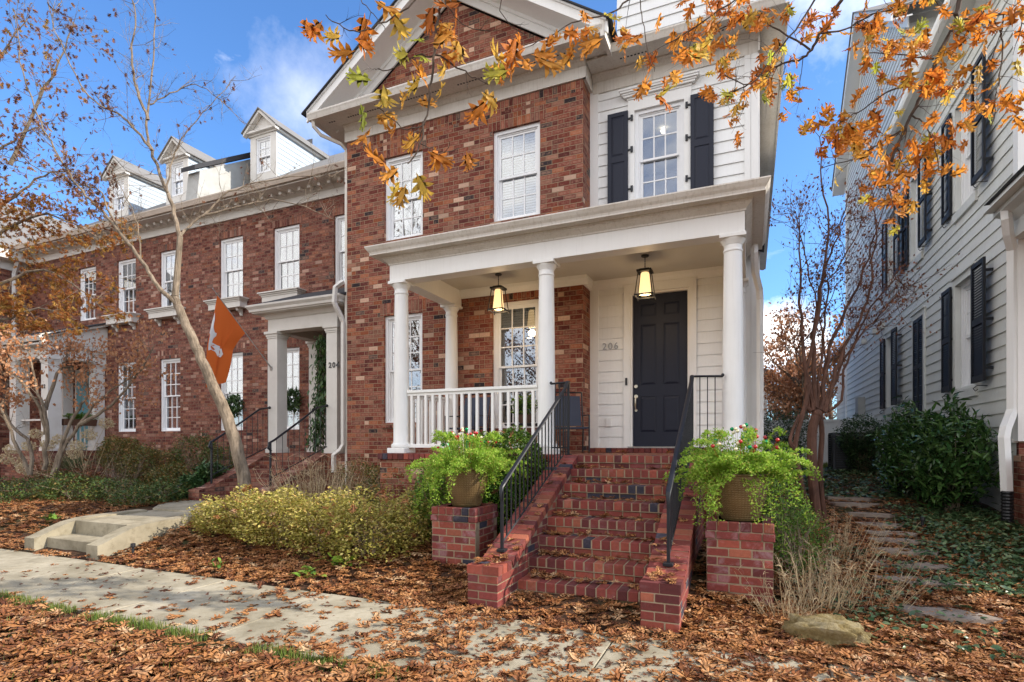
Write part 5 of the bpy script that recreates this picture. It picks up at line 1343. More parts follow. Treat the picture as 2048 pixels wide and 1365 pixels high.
# laurels and right side shrubs
def E2_(px, py, x, rx, ry, rz):
    u = (px - CX) / F; d = x / (-ST + CT * u); p = at(px, py, d); return (p.x, p.y, p.z, rx, ry, rz)
shrub('cherry_laurel', 'dark glossy laurel shrub next to the white downspout of the clapboard house', 'shrub', [(2.78, 10.25, 1.38, .50, .62, .72), (2.95, 10.8, 1.45, .45, .5, .75), (2.75, 10.3, 1.0, .5, .5, .5)], 3600, .150, LANCE, M['leaf_laurel'], stem='bark', ns=40, pitch=(-1.2, .2), shell=.4, zoff=.06)
shrub('cherry_laurel', 'dark glossy laurel shrub in the middle of the clapboard wall', 'shrub', [(2.62, 11.7, 1.45, .48, .6, .72), (2.7, 12.3, 1.5, .45, .5, .74), (2.55, 11.5, 1.1, .45, .5, .5)], 3600, .150, LANCE, M['leaf_laurel'], stem='bark', ns=40, pitch=(-1.2, .2), shell=.4, zoff=.06)
c0 = at(1724, 880, 12.3)
shrub('round_shrub', 'rounded dark leaved shrub standing between the air conditioner and the laurels', 'shrub', [(c0.x, c0.y, 1.76, .50, .45, .44), (c0.x + .06, c0.y, 1.30, .38, .36, .38)], 6500, .045, SMALL, M['leaf_holly'], stem='bark', ns=30)
shrub('clipped_hedge', 'tall clipped dark hedge seen between the white house and the red barked tree', 'hedge', [(.65, 17.2, 1.75, .85, .6, .80), (1.2, 17.6, 1.75, .5, .5, .75), (.5, 16.8, 1.4, .5, .5, .5)], 9000, .05, SMALL, M['leaf_holly'], ns=20)
# dry perennials near the right pier
twiggy('dry_perennial', 'tall straw coloured dead stalks standing behind the boulder', 'plant', 1640, 1200, 5.6, 70, .62, .55, M['straw'], .0035, .45, bits=6)
twiggy('dry_perennial', 'dry bent stalks leaning beside the foot of the right brick pier', 'plant', 1575, 1215, 5.3, 40, .45, .5, M['straw'], .003, .9, bits=6)
twiggy('dry_perennial', 'thin dead stalks along the near edge of the stone path', 'plant', 1715, 1200, 5.9, 60, .50, .9, M['straw'], .0025, .6, bits=6)
twiggy('dry_perennial', 'dry grassy stalks around the base of the red barked tree', 'plant', 1650, 1100, 7.4, 90, .55, 1.5, M['straw'], .003, .6, bits=5)
# ivy + ground cover
def cover(name, label, region, n, size, tmpl, mat, zlo=.01, zhi=.07, pitch=(-.5, .3), kind='stuff', dens=None):
    P = []
    while len(P) < n:
        x = random.uniform(region[0], region[1]); y = random.uniform(region[2], region[3])
        if dens and random.random() > dens(x, y): continue
        P.append((x, y, ground_z(x, y) + random.uniform(zlo, zhi)))
    n = len(P); o = scatter(name, tmpl, P, rand_e(n, pitch), RN.uniform(size * .6, size * 1.3, n), mat); tag(o, label, name.split('_')[-1], kind=kind); return o
cover('ivy', 'green ivy ground cover beneath the laurels and beside the leafy path', (1.7, 3.3, 6.3, 10.6), 5200, .07, OVAL, M['leaf_ivy'], dens=lambda x, y: sstep((x - 1.55 - .12 * (y - 6)) / .8 + .15 * math.sin(5 * y) + .3))
cover('ivy', 'patch of ivy around the foot of the air conditioner and the round shrub', (.9, 3.2, 11.0, 15.2), 3600, .08, OVAL, M['leaf_ivy'], dens=lambda x, y: .8)
cover('weeds', 'low green weeds between the boulder and the stone path', (.35, 1.75, 4.9, 7.6), 900, .06, OVAL, M['leaf_ivy'], dens=lambda x, y: .25 + .75 * (math.sin(4 * x + 1) * math.sin(3 * y) > .15))
# small plants
for px, py, s, lab in ((685, 1132, .11, 'small bright green leafy seedling in the leaf litter below the yellow hedge'), (612, 1157, .09, 'grey green leaf rosette at the pavement edge of the front bed'), (100, 1045, .10, 'low pale green weeds left of the concrete steps'), (435, 1140, .06, 'tiny green sprout beside the pavement in the front bed')):
    p = ground_hit(px, py); t = thing('small_plant', tuple(p), lab, 'plant'); P = []; 
    for i in range(16): P.append((p.x + random.gauss(0, s), p.y + random.gauss(0, s * .6), p.z + random.uniform(.02, .10)))
    scatter('foliage', OVAL, P, rand_e(16), RN.uniform(s * .8, s * 1.3, 16), M['leaf_fern'] if s > .1 else M['leaf_box'], t); mb = MB(); 
    for q in P: mb.tube([(p.x, p.y, p.z - .01), q], [.003, .002], 3)
    mb.build('stem', M['leaf_box'], t)
# ------------------------------------------------------------------ potted ferns
def fern_pot(x, y, label, seed, front=8):
    random.seed(seed); z0 = .829; t = thing('potted_fern', (x, y, z0), label, 'potted plant', 'fern pots on the brick piers')
    prof = [(.165, z0), (.175, z0 + .015)]
    for i in range(1, 12): q = i / 11; prof.append((.175 + .085 * math.sin(q * 1.35) + (.004 if i % 2 else -.001), z0 + .015 + .40 * q))
    prof += [(.262, z0 + .43), (.25, z0 + .44), (.235, z0 + .40), (.02, z0 + .39)]
    mb = MB(); n = 96; rings = 40
    R_ = []; hs = []
    for i in range(rings + 1):
        q = i / rings; R_.append(.170 + .088 * math.sin(min(1, q * 1.02) * 1.5)); hs.append(z0 + .43 * q)
    for i in range(rings + 1):
        for k in range(n):
            bump_ = .0035 if (i % 2 == 0 and k % 2 == 0) and 1 < i < rings - 2 else 0.0
            r = R_[i] + bump_; a = 2 * PI * k / n; mb.v.append((x + r * math.cos(a), y + r * math.sin(a), hs[i]))
    for i in range(rings):
        for k in range(n): mb.f.append((i * n + k, i * n + (k + 1) % n, (i + 1) * n + (k + 1) % n, (i + 1) * n + k))
    mb.f.append(tuple(reversed(range(n))))
    mb.lathe(x, y, [(.258, z0 + .425), (.268, z0 + .435), (.264, z0 + .45), (.245, z0 + .45), (.24, z0 + .40), (.01, z0 + .398)], 40)
    mb.build('pot', M['pot'], t)
    stems = MB(); P = []; E3 = []; S3 = []
    for i in range(105):
        a = random.uniform(0, 2 * PI); up = random.uniform(.05, .40) if i % 3 else random.uniform(.25, .66); out = random.uniform(.20, .60); drop = random.choice([0, .05, .2, .35, .6]) * random.random()
        if math.sin(a) < -.55 and abs(math.cos(a) - .25) < .45 and i % front: drop *= .15; up = max(up, .22); out *= .7
        b = Vector((x + .12 * math.cos(a), y + .12 * math.sin(a), z0 + .40)); pts = []
        if up > .45: drop = 0; out *= .55
        for k in range(9):
            s = k / 8; r = out * (1 - (1 - s) ** 1.6); h = up * math.sin(min(1, s * 1.15) * PI * .52) * (1 - .35 * s) - drop * s * s * 1.6
            pts.append(b + Vector((math.cos(a + .5 * s * math.sin(i)) * r, math.sin(a + .5 * s * math.sin(i)) * r, h)))
        stems.tube(pts, [.0035 * (1 - .7 * k / 8) for k in range(9)], 3, False)
        for k in range(1, 9):
            A = pts[k - 1]; B = pts[k]; dr = (B - A).normalized(); sd = dr.cross(Vector((0, 0, 1))).normalized()
            for j in range(3):
                c = A.lerp(B, j / 3); L = .085 * (1 - .45 * k / 9)
                for sg in (-1, 1):
                    q = (sd * sg + dr * .5 + Vector((0, 0, random.uniform(-.25, .35)))).normalized()
                    for m_ in range(5):
                        s = (m_ + 1) / 5; w = c + q * L * s + Vector((random.gauss(0, .005), random.gauss(0, .005), random.gauss(0, .005)))
                        P.append(tuple(w)); E3.append((random.uniform(0, 6.28), random.uniform(-1, 1), random.uniform(0, 6.28))); S3.append(random.uniform(.020, .036))
    fr = stems.build('frond', M['leaf_fern'], t); scatter('needle', [small_leaf(.20, .1), small_leaf(.28, -.1)], P, E3, S3, M['leaf_fern'], t)
    for nm, mt, cnt, rad in (('red_berry', 'berry_red', 16, .019), ('green_bauble', 'berry_green', 9, .020), ('gold_bauble', 'berry_gold', 9, .018)):
        for i in range(cnt):
            a = random.uniform(0, 2 * PI); r = random.uniform(.05, .38); z = z0 + .70 + .20 * (1 - r / .4) + random.uniform(-.05, .06)
            mb = MB(); c = (x + r * math.cos(a), y + r * math.sin(a), z); mb.ball(c, rad, 8, 6); mb.tube([(c[0], c[1], c[2]), (x + .5 * r * math.cos(a), y + .5 * r * math.sin(a), z0 + .42)], .002, 3); mb.build(nm, M[mt], t, smooth=True)
fern_pot(-3.12, 5.84, 'bronze pot overflowing with bright trailing fern and baubles on the left brick pier', 5, 2)
fern_pot(-.09, 5.84, 'bronze pot of bright feathery fern with red berries on the right brick pier', 6)
random.seed(99)
# ================================================================== TREES
def smooth_path(P, k=4):
    out = []
    for i in range(len(P) - 1):
        p0 = P[max(i - 1, 0)]; p1 = P[i]; p2 = P[i + 1]; p3 = P[min(i + 2, len(P) - 1)]
        for j in range(k):
            t = j / k; out.append(.5 * ((2 * p1) + (p2 - p0) * t + (2 * p0 - 5 * p1 + 4 * p2 - p3) * t * t + (3 * p1 - p0 - 3 * p2 + p3) * t ** 3))
    out.append(P[-1]); return out
def limb(mb, P, r0, r1, k=4, n=6, wob=.0):
    Q = smooth_path([Vector(p) for p in P], k)
    if wob: Q = [Q[0]] + [q + Vector((random.gauss(0, wob), random.gauss(0, wob), random.gauss(0, wob))) for q in Q[1:]]
    m = len(Q); mb.tube(Q, [r0 + (r1 - r0) * (i / (m - 1)) ** .8 for i in range(m)], n); return Q
def twigs(mb, Q, n, L, r, tips, levels=2, up=.35, start=.15, spread=1.0):
    for i in range(n):
        k = int((start + (1 - start) * random.random()) * (len(Q) - 1)); k = min(k, len(Q) - 2)
        s = Q[k]; d0 = (Q[k + 1] - Q[k]).normalized()
        d = (d0 * .8 + Vector((random.gauss(0, 1), random.gauss(0, 1), random.gauss(0, 1) + up)) * .75 * spread).normalized()
        P = [s]; l = L * random.uniform(.5, 1.1)
        for j in range(4):
            d = (d + Vector((random.gauss(0, .22), random.gauss(0, .22), random.gauss(0, .2) + up * .15))).normalized(); P.append(P[-1] + d * l / 4)
        mb.tube(P, [r, r * .8, r * .62, r * .45, r * .25], 4 if r > .004 else 3, False)
        tips.extend(P[2:])
        if levels > 1: twigs(mb, P, 3, L * .5, r * .5, tips, levels - 1, up, .3, spread)
def pxp(L, d, dd=0.0):
    """polyline traced as (px,py) at distance d (+dd along its length) in front of the camera"""
    n = len(L); return [at(x, y, d + dd * i / max(1, n - 1)) for i, (x, y) in enumerate(L)]
# leaning street tree
TD = 8.8
t = thing('leaning_tree', tuple(at(492, 1000, TD)), 'slender leaning grey tree with mostly bare twigs in front of the number 204 steps', 'tree')
mb = MB(); tips = []
base = at(505, 1035, TD); base.z = ground_z(base.x, base.y) - .05
trunk = [base] + pxp([(490, 968), (461, 853), (423, 766), (392, 694), (358, 618), (350, 592)], TD)
limb(mb, trunk, .115, .055, 6, 12, .006)
mb.tube([base, base + Vector((0, 0, .25))], [.16, .11], 12)
mb.ball(at(396, 700, TD), .078, 10, 7); mb.ball(at(352, 560, TD), .045, 8, 6)
main = limb(mb, pxp([(350, 592), (353, 563), (360, 474)], TD), .055, .044, 5, 10)
L1 = limb(mb, pxp([(360, 474), (344, 412), (327, 363), (303, 301), (293, 253), (300, 200), (305, 120), (310, 30), (300, -60)], TD, .5), .036, .006, 4, 8, .01)
L2 = limb(mb, pxp([(360, 474), (380, 450), (413, 425), (448, 391), (499, 370), (560, 358), (640, 350), (680, 360)], TD, .8), .024, .004, 4, 7, .01)
L2b = limb(mb, pxp([(400, 435), (470, 415), (540, 400), (610, 415), (670, 440)], TD, .5), .018, .004, 4, 6, .01)
L3 = limb(mb, pxp([(355, 610), (344, 600), (310, 563), (282, 522), (241, 470), (207, 425), (172, 391), (140, 350), (110, 300), (70, 220), (40, 120), (30, 20)], TD, -.6), .038, .006, 4, 8, .01)
L4 = limb(mb, pxp([(303, 301), (270, 260), (240, 230), (190, 205), (150, 150), (110, 60), (90, -20)], TD), .022, .006, 4, 6, .012)
L5 = limb(mb, pxp([(296, 240), (275, 180), (262, 110), (270, 30), (250, -40)], TD), .026, .006, 4, 6, .012)
L6 = limb(mb, pxp([(335, 385), (345, 320), (370, 270), (420, 210), (470, 150)], TD, .4), .016, .004, 4, 5, .012)
L7 = limb(mb, pxp([(300, 210), (340, 190), (390, 170), (440, 200), (490, 250)], TD, .4), .013, .003, 4, 5, .012)
L8 = limb(mb, pxp([(241, 470), (215, 420), (200, 380), (150, 370), (60, 330), (-30, 300)], TD, -.4), .018, .005, 4, 5, .012)
L9 = limb(mb, pxp([(282, 522), (275, 450), (255, 400), (215, 330)], TD, .2), .014, .004, 4, 5, .012)
for L, n, l in ((L1, 16, .8), (L2, 24, .6), (L2b, 16, .5), (L3, 26, .8), (L4, 18, .7), (L5, 18, .7), (L6, 12, .6), (L7, 12, .5), (L8, 14, .6), (L9, 10, .5)): twigs(mb, L, int(n * 1.35), l, .0048, tips, 3, .25)
mb.build('trunk', M['bark'], t)
P = [tuple(q + Vector((random.gauss(0, .02), random.gauss(0, .02), -.02))) for q in tips]
left = [q for q in P if at(0, 0, 1) and (q[0] * CT + q[1] * ST) / (-q[0] * ST + q[1] * CT) < -.72]
rest = [q for q in P if q not in set(left)]; random.shuffle(rest); random.shuffle(left)
P = rest[:110] + left[:700]; n = len(P)
scatter('crown', OAK, P, np.stack([RN.uniform(-1, 1, n), RN.uniform(.3, 1.5, n), RN.uniform(0, 6.28, n)], 1), RN.uniform(.045, .085, n), M['leaf_brown'], t)
# golden tree at the left edge
t = thing('golden_tree', tuple(at(-60, 1000, 9.6)), 'tree with golden brown leaves spreading in from the left edge above the far porch', 'tree'); mb = MB(); tips = []
b = at(-90, 1010, 9.6); b.z = ground_z(b.x, b.y) - .05
T0 = limb(mb, [b, at(-80, 800, 9.6), at(-60, 650, 9.6), at(-50, 500, 9.6)], .16, .09, 4, 8)
G = [pxp([(-55, 600), (20, 560), (90, 540), (160, 580), (210, 620)], 9.3, .3), pxp([(-50, 520), (10, 460), (80, 430), (150, 450), (220, 490)], 9.4, .2), pxp([(-50, 500), (0, 420), (60, 370), (120, 340), (190, 360)], 9.5, .2), pxp([(-50, 480), (-20, 330), (40, 270), (90, 250)], 9.6), pxp([(-50, 450), (-40, 250), (0, 120), (60, 30)], 9.6), pxp([(-60, 640), (0, 640), (80, 620), (150, 640)], 9.0, .3), pxp([(20, 330), (80, 200), (120, 120), (150, 40)], 9.7)]
for L in G: Q = limb(mb, L, .035, .006, 4, 6, .012); twigs(mb, Q, 24, .65, .005, tips, 2, .1)
mb.build('trunk', M['bark'], t); random.shuffle(tips)
P = [tuple(q + Vector((random.gauss(0, .05), random.gauss(0, .05), random.gauss(0, .03)))) for q in tips for _ in range(4)]
wgt = []
for q in P:
    v = (q[2] - EYE) / (-q[0] * ST + q[1] * CT); wgt.append(random.random() < (.95 if v < .46 else .22))
P = [q for q, w in zip(P, wgt) if w][:3300]; n = len(P)
scatter('crown', OAKH, P, np.stack([RN.uniform(-1, 1, n), RN.uniform(.2, 1.4, n), RN.uniform(0, 6.28, n)], 1), RN.uniform(.045, .095, n), M['leaf_gold'], t)
# japanese maple (low, multi stem) at left
MD = 12.0
t = thing('japanese_maple', tuple(at(95, 960, MD)), 'small many stemmed maple with thin copper leaves in front of the far porch', 'tree'); mb = MB(); tips = []
for L in ([(60, 950), (30, 880), (0, 810), (-40, 740)], [(88, 940), (92, 860), (86, 810), (70, 770), (60, 710), (40, 690)], [(110, 945), (130, 890), (160, 850), (200, 800), (240, 770), (300, 730)], [(105, 950), (120, 900), (150, 830), (175, 790), (170, 740), (190, 710)], [(60, 950), (60, 890), (20, 850), (10, 800), (15, 760)], [(92, 870), (70, 800), (20, 740), (0, 720)], [(160, 850), (210, 820), (260, 770), (310, 690)], [(90, 820), (110, 760), (130, 720), (140, 690)]):
    Q = limb(mb, pxp(L, MD, random.uniform(-.4, .4)), .05, .010, 4, 7, .012); twigs(mb, Q, 18, .75, .006, tips, 2, .25, .45)
mb.build('trunk', M['bark'], t); P = [tuple(q + Vector((random.gauss(0, .06), random.gauss(0, .06), random.gauss(0, .03)))) for q in tips for _ in range(5) if q.z > 2.3]; random.shuffle(P); P = P[:3000]; n = len(P)
scatter('crown', SMALL, P, RN.uniform(-2, 2, (n, 3)), RN.uniform(.05, .09, n), M['leaf_copper'], t)
# crape myrtle
KD = 8.0
t = thing('crape_myrtle', tuple(at(1628, 1040, KD)), 'many stemmed red barked tree with shrivelled brown leaves between the two houses', 'tree'); mb = MB(); tips = []
bz = lambda p: Vector((p.x, p.y, ground_z(p.x, p.y) - .05))
limb(mb, [bz(at(1636, 1040, KD)), *pxp([(1626, 960), (1624, 870), (1632, 832)], KD)], .070, .064, 4, 10); limb(mb, [bz(at(1650, 1040, KD + .1)), *pxp([(1640, 950), (1644, 870), (1640, 832)], KD + .1)], .040, .036, 4, 8)
limb(mb, [bz(at(1618, 1010, KD)), *pxp([(1602, 960), (1590, 900), (1602, 840), (1612, 805), (1618, 770)], KD - .1)], .040, .028, 4, 8); limb(mb, pxp([(1592, 900), (1580, 880), (1598, 830)], KD - .15), .03, .02, 3, 6)
mb.ball(at(1634, 828, KD), .072, 12, 8)
for L, r in (([(1622, 822), (1615, 800), (1607, 697), (1600, 622), (1603, 560), (1598, 480), (1604, 400)], .040), ([(1625, 820), (1618, 740), (1640, 600), (1650, 540), (1675, 470), (1700, 380)], .036), ([(1630, 815), (1628, 700), (1636, 620), (1648, 540), (1655, 440), (1640, 340), (1645, 260)], .036),
             ([(1640, 820), (1655, 720), (1690, 620), (1720, 560), (1750, 470), (1770, 400)], .034), ([(1650, 825), (1672, 740), (1690, 690), (1730, 620), (1745, 540), (1752, 450), (1745, 380)], .036), ([(1645, 822), (1670, 760), (1700, 700), (1740, 620), (1790, 560), (1810, 580)], .026),
             ([(1655, 822), (1682, 800), (1690, 740), (1715, 680), (1750, 640), (1785, 600), (1800, 592)], .024), ([(1635, 818), (1640, 740), (1650, 650), (1660, 560), (1700, 500), (1730, 430)], .024), ([(1630, 818), (1612, 760), (1600, 700), (1640, 640), (1680, 560)], .018), ([(1640, 815), (1648, 760), (1645, 680), (1620, 560), (1600, 470), (1590, 420)], .020)):
    Q = limb(mb, pxp(L, KD, random.uniform(-.35, .35)), r * 1.0, .005, 4, 7, .012); twigs(mb, Q, 21, .62, .0048, tips, 3, .3, .38, .85)
mb.build('trunk', M['bark_red'], t)
P = [tuple(q + Vector((random.gauss(0, .03), random.gauss(0, .03), random.gauss(0, .02)))) for q in tips if q.z > 2.7]; random.shuffle(P); P = P[:2600]; n = len(P)
scatter('crown', OVAL, P, RN.uniform(-2, 2, (n, 3)), RN.uniform(.028, .055, n), M['leaf_brown'], t)
# far copper trees
def far_tree(px, py, y, h, w, label, mat='leaf_copper', n=4200):
    p = at_y(px, py, y); gz = 1.0; t = thing('autumn_tree', (p.x, p.y, gz), label, 'tree', 'copper trees beyond the side garden'); mb = MB(); tips = []
    limb(mb, [Vector((p.x, p.y, gz)), Vector((p.x + .2, p.y, gz + h * .35)), Vector((p.x, p.y, gz + h * .8))], .22, .05, 4, 8)
    for i in range(14):
        a = random.uniform(0, 2 * PI); s = Vector((p.x, p.y, gz + h * random.uniform(.2, .7))); e = s + Vector((math.cos(a) * w * .8, math.sin(a) * w * .6, h * .3)); Q = limb(mb, [s, (s + e) / 2 + Vector((0, 0, -.1)), e], .06, .012, 4, 5, .03); twigs(mb, Q, 8, 1.1, .012, tips, 2, .3)
    mb.build('trunk', M['bark'], t); P = [tuple(q + Vector((random.gauss(0, .25), random.gauss(0, .25), random.gauss(0, .2)))) for q in tips for _ in range(12)]; random.shuffle(P); P = P[:n]; m = len(P)
    scatter('crown', OVAL, P, RN.uniform(-3, 3, (m, 3)), RN.uniform(.10, .2, m), M[mat], t)
far_tree(1600, 850, 27, 6.0, 2.3, 'nearer copper leaved tree rising above the white fence')
far_tree(1545, 860, 36, 5.6, 3.2, 'low copper tree beside the white house corner, behind the hedge')
far_tree(1655, 850, 40, 6.6, 3.2, 'farthest copper tree behind the stems of the red barked tree', 'leaf_brown')
for i, (x, y, h) in enumerate(((-13, -17, 9), (-5, -19, 10.5), (3, -16, 9.5), (11, -19, 10), (-22, -18, 10))):
    s0 = Vector((x, y, 0)); t = thing('street_tree', tuple(s0), 'bare street tree across the road, seen only as a reflection in the window panes', 'tree', 'bare trees across the road'); mb = MB(); tips = []
    Q = limb(mb, [s0, s0 + Vector((.2, 0, h * .4)), s0 + Vector((0, .1, h))], .25, .03, 4, 8)
    for q in range(16):
        a = random.uniform(0, 2 * PI); s = s0 + Vector((0, 0, h * random.uniform(.2, .8))); e = s + Vector((math.cos(a) * 3, math.sin(a) * 2.5, h * .3)); Q = limb(mb, [s, (s + e) / 2, e], .08, .015, 4, 5, .05); twigs(mb, Q, 9, 1.6, .016, tips, 2, .3)
    mb.build('trunk', M['bark'], t); P = [tuple(q + Vector((random.gauss(0, .3), random.gauss(0, .3), random.gauss(0, .3)))) for q in tips for _ in range(3)]; m = len(P)
    scatter('crown', OVAL, P, RN.uniform(-3, 3, (m, 3)), RN.uniform(.12, .22, m), M['leaf_brown'], t)
# ------------------------------------------------------------------ overhanging oak in the foreground
t = thing('oak_tree', (4.3, 2.2, 0), 'oak whose orange leaved branches hang down across the top of the view', 'tree'); mb = MB(); tips = []; clus = []
limb(mb, [Vector((4.3, 2.2, -.1)), Vector((4.25, 2.3, 2.5)), Vector((4.1, 2.6, 5.0)), Vector((3.8, 2.9, 7.2)), Vector((3.5, 3.2, 9.5))], .24, .10, 4, 12)
def oakb(L, d, dd, r0, r1, src=None, nt=6, tl=.35, w=None):
    P = pxp(L, d, dd)
    if src is not None:
        s0, e0 = Vector(src), P[0]
        P = [s0] + [s0.lerp(e0, q) + Vector((random.gauss(0, .16), random.gauss(0, .16), random.gauss(0, .12) + .35 * math.sin(q * PI))) for q in (.2, .4, .6, .8)] + P
    Q = limb(mb, P, r0, r1, 4, 6, .004); tw = []; twigs(mb, Q, nt, tl, max(.0022, r1 * .8), tw, 2, -.1, .35 if src else .1); clus.append((Q, tw)); return Q
S1 = (4.0, 2.8, 6.2)
oakb([(2000, -200), (1922, 0), (1910, 44), (1881, 103), (1852, 173), (1822, 232), (1793, 296), (1778, 346), (1764, 369)], 4.2, 0, .030, .007, S1, 16, .5)
oakb([(1910, 44), (1968, 34), (2048, 24), (2130, 10)], 4.15, -.2, .012, .006, None, 6, .4)
oakb([(1968, 34), (1998, 58), (2004, 85), (1998, 152), (1992, 188), (1985, 250)], 4.1, -.1, .007, .003, None, 8, .35)
oakb([(1852, 173), (1793, 176), (1752, 200), (1705, 232), (1664, 255)], 4.2, .2, .008, .003, None, 8, .35)
oakb([(1868, 118), (1810, 112), (1734, 105)], 4.2, .1, .007, .003, None, 6, .3)
oakb([(1825, 232), (1852, 252), (1872, 300), (1877, 343)], 4.2, -.1, .006, .003, None, 6, .3)
oakb([(1808, 255), (1764, 284), (1705, 319), (1646, 334)], 4.2, .2, .007, .003, None, 7, .35)
oakb([(1760, -150), (1682, 0), (1664, 38), (1641, 67), (1623, 100), (1600, 120), (1567, 126), (1520, 150), (1480, 180), (1440, 190)], 4.4, .3, .026, .005, S1, 14, .4)
oakb([(1641, 67), (1690, 60), (1740, 30), (1800, 20)], 4.4, .1, .008, .004, None, 9, .35)
oakb([(1620, 100), (1560, 60), (1500, 40), (1440, 60), (1400, 110)], 4.3, .2, .008, .003, None, 10, .35)
oakb([(1700, -160), (1640, -20), (1590, 60), (1540, 120), (1500, 170), (1450, 150)], 4.1, .1, .014, .004, S1, 10, .4)
oakb([(1420, -180), (1350, -30), (1258, 0), (1226, 26), (1159, 42), (1100, 72), (1060, 92)], 3.7, 0, .014, .003, S1, 6, .3)
oakb([(1400, -160), (1500, -40), (1440, 20), (1380, 60), (1330, 90)], 3.9, .1, .012, .004, S1, 10, .35)
oakb([(1275, -120), (1283, 0), (1287, 53), (1299, 117), (1309, 141)], 3.3, 0, .006, .002, (3.2, 2.6, 6.0), 1, .2)
oakb([(1000, -260), (890, -80), (881, 0), (877, 44), (867, 117), (861, 176), (850, 249), (840, 290), (814, 328)], 3.0, 0, .015, .0035, (3.0, 2.6, 6.0), 3, .25)
oakb([(867, 112), (834, 113), (776, 141), (746, 136)], 3.0, 0, .005, .002, None, 2, .18)
oakb([(870, 110), (922, 141), (952, 158), (980, 168)], 3.0, 0, .005, .002, None, 2, .18)
oakb([(850, 249), (814, 259), (773, 231), (750, 211)], 3.0, 0, .004, .002, None, 2, .15)
oakb([(841, 288), (864, 299), (890, 305), (920, 296)], 3.0, 0, .003, .0015, None, 1, .12)
oakb([(960, -200), (850, -20), (787, 32), (729, 63), (688, 56), (651, 32)], 3.0, 0, .008, .0025, (3.0, 2.6, 6.0), 3, .2)
oakb([(1020, -150), (897, -20), (905, 26), (937, 56), (981, 63)], 2.9, .1, .006, .002, (3.0, 2.6, 6.0), 3, .2)
oakb([(1100, -150), (1004, 3), (1028, 56), (1058, 76)], 3.0, .1, .005, .002, (3.0, 2.6, 6.0), 2, .15)
oakb([(760, -160), (720, -20), (740, 20), (770, 60)], 2.9, 0, .005, .002, (3.0, 2.6, 6.0), 2, .15)
P = []; E4 = []; S4 = []
def hang(q, s, jit=.02):
    P.append((q.x + random.gauss(0, jit), q.y + random.gauss(0, jit), q.z + random.gauss(0, jit))); E4.append((random.gauss(0, .45), random.uniform(.6, 1.9), -PI / 2 + random.gauss(0, .8) + (PI if random.random() < .3 else 0))); S4.append(s)
for Q, tw in clus[:13]:
    random.shuffle(tw)
    for q in tw[:max(12, int(len(tw) / 2.3))]: hang(q, random.uniform(.085, .135), .04)
# leaves along the left sprays, placed where the spray carries them
for px, py in [(617, 42), (640, 45), (732, 40), (684, 76), (718, 80), (704, 105), (779, 25), (757, 8), (738, 150), (768, 175), (725, 215), (750, 228), (757, 232), (741, 256), (846, 170), (838, 160), (836, 205), (818, 192), (886, 168), (885, 110), (893, 118), (868, 60), (880, 45), (840, 75), (862, 90), (913, 80), (834, 105), (1001, 102), (1012, 130), (1046, 125), (1009, 145), (1080, 120), (1066, 112), (972, 188), (975, 205), (795, 245), (820, 262), (838, 270), (772, 330), (798, 335), (800, 365), (806, 375), (835, 350), (931, 312), (862, 305), (870, 298), (1030, 75), (1028, 132), (812, 105), (870, 12), (920, 12), (915, 20), (1104, 70), (1125, 58), (1185, 92), (1200, 85), (1125, 75), (1300, 175), (1312, 185), (1309, 195), (1338, 146), (1230, 25), (1212, 30), (1316, 25), (1268, 70), (1280, 75), (1372, 95), (1375, 105), (1410, 60)]:
    hang(at(px, py, 3.0 + (.5 if px > 1090 else 0)), random.uniform(.11, .155), .008)
# scattered crown above and outside the frame (casts the dappled shade)
for i in range(1100):
    a = random.uniform(0, 2 * PI); r = random.uniform(.3, 3.0); q = Vector((3.9 + r * math.cos(a), 1.9 + r * math.sin(a) * .9, random.uniform(6.4, 9.6))); hang(q, random.uniform(.10, .15), .1)
for i in range(26):
    a = random.uniform(0, 2 * PI); z = random.uniform(5.8, 8.6); s = Vector((3.8, 2.8, z)); e = s + Vector((math.cos(a) * 2.8, math.sin(a) * 2.5, random.uniform(.2, 1.2))); Q = limb(mb, [s, (s + e) / 2, e], .03, .006, 3, 5, .02)
mb.build('trunk', M['bark_dark'], t)
scatter('crown', OAKH, P, E4, S4, M['leaf_hang'], t)
STN = [(q.x, q.y) for q in (ground_hit(px, py) for px, py, r in stones)]
# ================================================================== LEAF LITTER (uncountable)
BLK = [(-2.52, -2.16, 4.69, 7.6), (-.87, -.5, 4.69, 7.6), (-2.2, -.8, 5.17, 7.6), (-3.45, -2.83, 5.53, 6.15), (-.4, .22, 5.53, 6.15), (-40, .15, 9.5, 30), (-5.55, .15, 7.28, 9.6), (-9.95, -8.15, 4.6, 6.3), (-10.5, -8.40, 6.3, 7.8), (3.3, 14, 9.5, 30), (-10.6, -8.6, 7.8, 11)]
def litter(name, label, n, region, dens, size=(.085, .15), zhi=.03, tilt=.14, mat='leaf_litter', zb=None):
    P = []; tr = 0
    while len(P) < n and tr < n * 40:
        tr += 1; x = random.uniform(region[0], region[1]); y = random.uniform(region[2], region[3])
        if any(a < x < b and c < y < d for a, b, c, d in BLK): continue
        if random.random() > dens(x, y): continue
        P.append((x, y, (ground_z(x, y) if zb is None else zb) + random.uniform(.008, zhi)))
    n = len(P); E5 = np.stack([RN.normal(0, tilt, n), RN.normal(0, tilt, n), RN.uniform(0, 6.28, n)], 1)
    flip = RN.random(n) < .5; E5[flip, 0] += PI
    o = scatter(name, LIT, P, E5, RN.uniform(size[0], size[1], n), M[mat]); tag(o, label, 'leaves', kind='stuff'); return o
def nz(x, y, s=1.0): return math.sin(2.1 * x * s + 1.3 * math.sin(1.7 * y * s)) * math.cos(2.7 * y * s + 1.1 * math.sin(2.3 * x * s))
